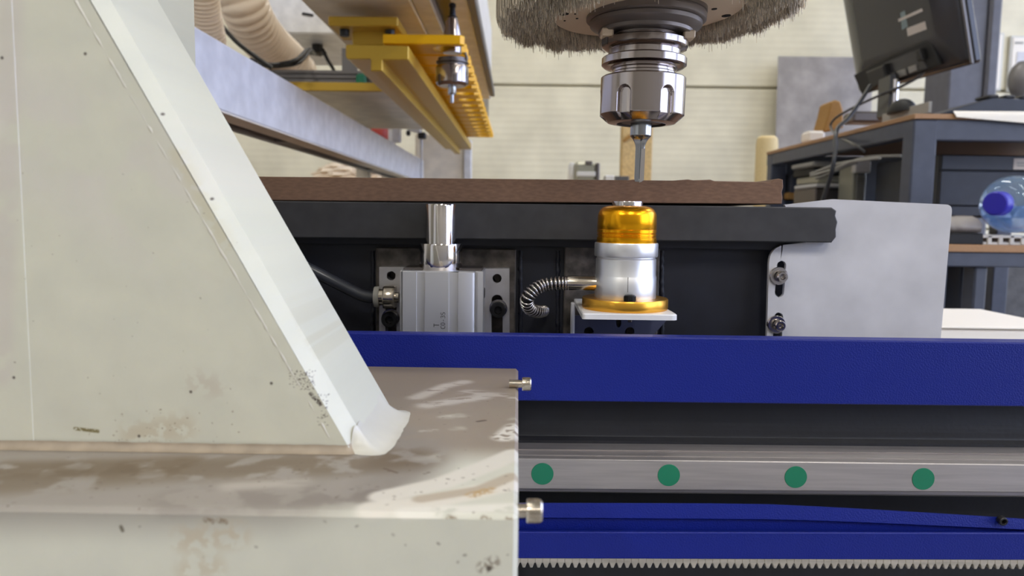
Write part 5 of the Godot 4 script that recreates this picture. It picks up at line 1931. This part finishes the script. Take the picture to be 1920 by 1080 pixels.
func far_back() -> void:
	# white cabinet at the right, just past the side panel
	var d0 := 0.76
	var f := W(1840, 615, d0)
	var bk := W(1840, 578.5, 0.92)
	var xr := W(1838, 578.5, 0.92).x
	var xl := W(1600, 578.5, 0.92).x
	var t := thing("white_cabinet", "low white cabinet with a thin lid line, behind the white side panel at the right", "cabinet", Vector3((xl + xr) * 0.5, 0, -0.84))
	obj("cabinet_lid", span(Vector3(xl, f.y - 0.001, -0.92), Vector3(xr, f.y + 0.001 + (bk.y - f.y) * 0.0, -d0), 0.0006), M.warm_white, t)
	obj("cabinet_body", span(Vector3(xl, 0.0, -0.915), Vector3(xr - 0.003, f.y - 0.0025, -d0 - 0.002), 0.002), M.warm_white, t)
	obj("lid_seal", span(Vector3(xl + 0.003, f.y - 0.003, -0.912), Vector3(xr - 0.005, f.y, -d0 - 0.005)), M.tan_beam, t)
	# steel pillar
	var p := W(1776, 205, 3.3)
	var q := W(1862, 205, 3.3)
	t = thing("steel_pillar", "dark grey steel building pillar behind the monitor", "pillar", Vector3((p.x + q.x) * 0.5, 0, -3.4))
	obj("pillar_web", span(Vector3(p.x, 0.0, -3.5), Vector3(q.x - 0.05, RH, -3.3), 0.006), M.pillar_paint, t)
	obj("pillar_flange", span(Vector3(q.x - 0.05, 0.0, -3.52), Vector3(q.x, RH, -3.28), 0.01), M.pillar_paint, t)
	# grey metal sheet leaning on the wall
	p = W(1460, 330, 4.02)
	q = W(1640, 106, 4.1)
	var ls := boxm(Vector3((p.x + q.x) * 0.5, (q.y) * 0.5 + 0.0, -4.08), Vector3(q.x - p.x, q.y, 0.004), 0.001, Basis(Vector3.RIGHT, -0.04))
	single("leaning_sheet", ls, M.galvanised, "grey metal sheet leaning upright against the cream wall, left of the monitor", "metal sheet")
	# pale foam roll standing behind the board
	p = W(1432, 345, 2.6)
	q = W(1478, 250, 2.6)
	var rr := (q.x - p.x) * 0.5
	var fo := Vector3((p.x + q.x) * 0.5, 0, -2.7)
	single("foam_roll", lathem(fo, [Vector2(0, 0), Vector2(rr * 0.95, 0), Vector2(rr, 0.02), Vector2(rr, q.y - 0.03), Vector2(rr * 0.93, q.y - 0.008), Vector2(rr * 0.7, q.y), Vector2(0, q.y + 0.001)], 36), M.foam, "pale yellow foam roll standing upright beyond the board's right end", "foam roll")
	# pale wooden post behind the bit
	p = W(1164, 345, 3.2)
	q = W(1226, 248, 3.2)
	t = thing("wooden_post", "pale wooden crate post standing behind the milling bit", "post", Vector3((p.x + q.x) * 0.5, 0, -3.25))
	obj("post_board", span(Vector3(p.x, 0, -3.26), Vector3(lerpf(p.x, q.x, 0.47), q.y + 0.03, -3.2), 0.004), M.pale_wood, t)
	obj("post_board", span(Vector3(lerpf(p.x, q.x, 0.48), 0, -3.28), Vector3(q.x, q.y + 0.03, -3.22), 0.004), M.pale_wood, t)
	var br := W(1178, 258, 3.19)
	obj("brace", boxm(br, Vector3(0.05, 0.014, 0.012), 0.002, Basis(Vector3.BACK, 0.65)), M.wood, t)
	# machine vice like silver box on a bench
	var dd := 2.9
	p = W(1066, 336, dd)
	q = W(1126, 303, dd)
	t = thing("silver_case", "silver case with a rounded left side, beyond the board left of the milling bit", "case", Vector3((p.x + q.x) * 0.5, p.y, -dd - 0.04))
	var y0 := W(1100, 350, dd).y
	obj("case_body", span(Vector3(W(1077, 336, dd).x, y0, -dd - 0.08), Vector3(W(1119, 336, dd).x, q.y, -dd), 0.012), M.grey_box, t)
	obj("case_front", span(Vector3(W(1081, 336, dd).x, W(1100, 331, dd).y, -dd), Vector3(W(1116, 336, dd).x, W(1100, 322, dd).y, -dd + 0.006), 0.002), M.pcb_white, t)
	obj("case_handle", span(Vector3(W(1117, 336, dd).x, y0, -dd - 0.06), Vector3(W(1124, 336, dd).x, q.y - 0.004, -dd + 0.004), 0.004), M.dark_steel, t)
	obj("round_side", lathem(Vector3(W(1073, 320, dd).x, y0, -dd - 0.03), [Vector2(0, 0), Vector2(0.012, 0), Vector2(0.014, 0.01), Vector2(0.014, q.y - y0 - 0.012), Vector2(0.008, q.y - y0 - 0.003), Vector2(0, q.y - y0 - 0.002)], 24), M.pcb_white, t)
	obj("latch", span(W(1097, 309, dd) + Vector3(0, 0, 0), W(1111, 303, dd) + Vector3(0, 0.003, 0.006), 0.002), M.dark_steel, t)
	t = thing("spare_chuck", "small grey toothed part lying between the silver case and the bit", "metal part", Vector3(W(1150, 340, dd).x, y0, -dd - 0.03))
	obj("part_body", span(Vector3(W(1134, 336, dd).x, y0, -dd - 0.05), Vector3(W(1152, 336, dd).x, W(1140, 328, dd).y, -dd), 0.005), M.pcb_white, t)
	for k in 8:
		obj("part_tooth", span(Vector3(W(1154 + k * 3.4, 336, dd).x, y0, -dd - 0.03), Vector3(W(1156 + k * 3.4, 336, dd).x, W(1140, 329.5, dd).y, -dd), 0.001), M.profile_grey, t)
	# bench these stand on
	var bt := thing("rear_bench", "low bench beyond the machine table, hidden by the board", "bench", Vector3(W(1110, 350, dd).x, 0, -dd - 0.1))
	obj("bench_top", span(Vector3(W(1030, 350, dd).x, y0 - 0.03, -dd - 0.28), Vector3(W(1240, 350, dd).x, y0, -dd + 0.05), 0.003), M.pale_wood, bt)
	for e in [[1036, -0.02], [1228, -0.02], [1036, -0.26], [1228, -0.26]]:
		var lx := W(e[0], 350, dd).x
		obj("leg", span(Vector3(lx, 0, -dd + e[1] - 0.03), Vector3(lx + 0.03, y0 - 0.03, -dd + e[1]), 0.002), M.pale_wood, bt)
	# framed notices on the wall at the right
	var k := 0
	for e in [[1854, 1882, 62, 171], [1886, 1955, 68, 172]]:
		p = W(e[0], e[3], 4.19)
		q = W(e[1], e[2], 4.19)
		t = thing("wall_notice", ["narrow pale framed notice on the cream wall, right beside the steel pillar", "wide pale framed notice on the cream wall at the right edge of the picture"][k], "notice", Vector3((p.x + q.x) * 0.5, p.y, -4.19), "")
		obj("notice_frame", span(Vector3(p.x, p.y, -4.198), Vector3(q.x, q.y, -4.18), 0.003), M.ceiling_white, t)
		var sheet := obj("notice_sheet", span(Vector3(p.x + 0.012, p.y + 0.012, -4.182), Vector3(q.x - 0.012, q.y - 0.012, -4.177), 0.001), M.paper, t)
		if k == 1:
			obj("notice_print", span(W(1902, 82, 4.18) + Vector3(0, 0, 0.004), W(1918, 79, 4.18) + Vector3(0, 0, 0.006)), M.plastic_grey, sheet)
			obj("notice_picture", span(W(1904, 125, 4.18) + Vector3(0, 0, 0.002), W(1945, 98, 4.18) + Vector3(0, 0, 0.006)), M.white_sheet, sheet)
		k += 1
	var bag := MB.new()
	var rings := []
	var c := W(1922, 150, 3.0)
	for q2 in 9:
		var fq := q2 / 8.0
		var ring := []
		for i in 20:
			var a := TAU * i / 20
			var rad := 0.028 + 0.034 * sin(fq * PI) ** 0.6
			ring.append(c + Vector3(cos(a) * rad, lerpf(-0.07, 0.07, fq), -sin(a) * rad * 0.8))
		rings.append(ring)
	bag.loft(rings, true, true)
	var o := single("grey_bag", bag, M.profile_grey, "crumpled grey bag hanging at the right edge, below the wide notice", "bag")
	var pipe := [W(893, -60, 4.17), W(893, 0, 4.17), W(893, 66, 4.17)]
	pipe.append_array(curve([W(893, 70, 4.17), W(894, 77, 4.17) + Vector3(0, 0, 0.0), W(899, 80, 4.18)], 6))
	single("conduit_pipe", tubem(pipe, 0.011, 12), M.white_paint, "thin white conduit pipe on the cream wall, right of the overhead beam", "pipe")
	single("cable", tubem([W(629, 255, 4.18), W(628, 290, 4.18), W(624, 340, 4.18)], 0.003, 8), M.plastic_grey, "thin grey cable on the cream wall seen under the side beam", "cable")
	# crumpled clear wrapping behind the board, under the side beam
	var wrap := MB.new()
	var wr := []
	var wc := W(655, 345, 3.4)
	for q3 in 13:
		var fq := q3 / 12.0
		var ring := []
		for i in 28:
			var a := TAU * i / 28
			var rad: float = (0.03 + 0.105 * cos(fq * PI * 0.5) ** 0.6) * (1.0 + 0.12 * sin(a * 7.0 + q3 * 1.7) + 0.08 * sin(a * 4.0 - q3 * 2.3))
			ring.append(wc + Vector3(cos(a) * rad * 1.25, 0.1 * fq, -sin(a) * rad))
		wr.append(ring)
	wrap.loft(wr, true, true, false)
	var pk := thing("wrapping_bundle", "crumpled clear plastic wrapping heaped beyond the board, under the white side beam", "plastic wrap", Vector3(wc.x, 0, wc.z))
	obj("wrap", wrap, M.hose_clear, pk)
	obj("crate", span(Vector3(wc.x - 0.2, 0, wc.z - 0.2), Vector3(wc.x + 0.2, wc.y, wc.z + 0.2), 0.006), M.pale_wood, pk)
	# wall-hugging cable
	single("cable", tubem([W(1747, 150, 4.18), W(1747, 230, 4.18), W(1746, 330, 4.18)], 0.004, 8), M.dark_steel, "thin dark cable running down the cream wall below the monitor", "cable")
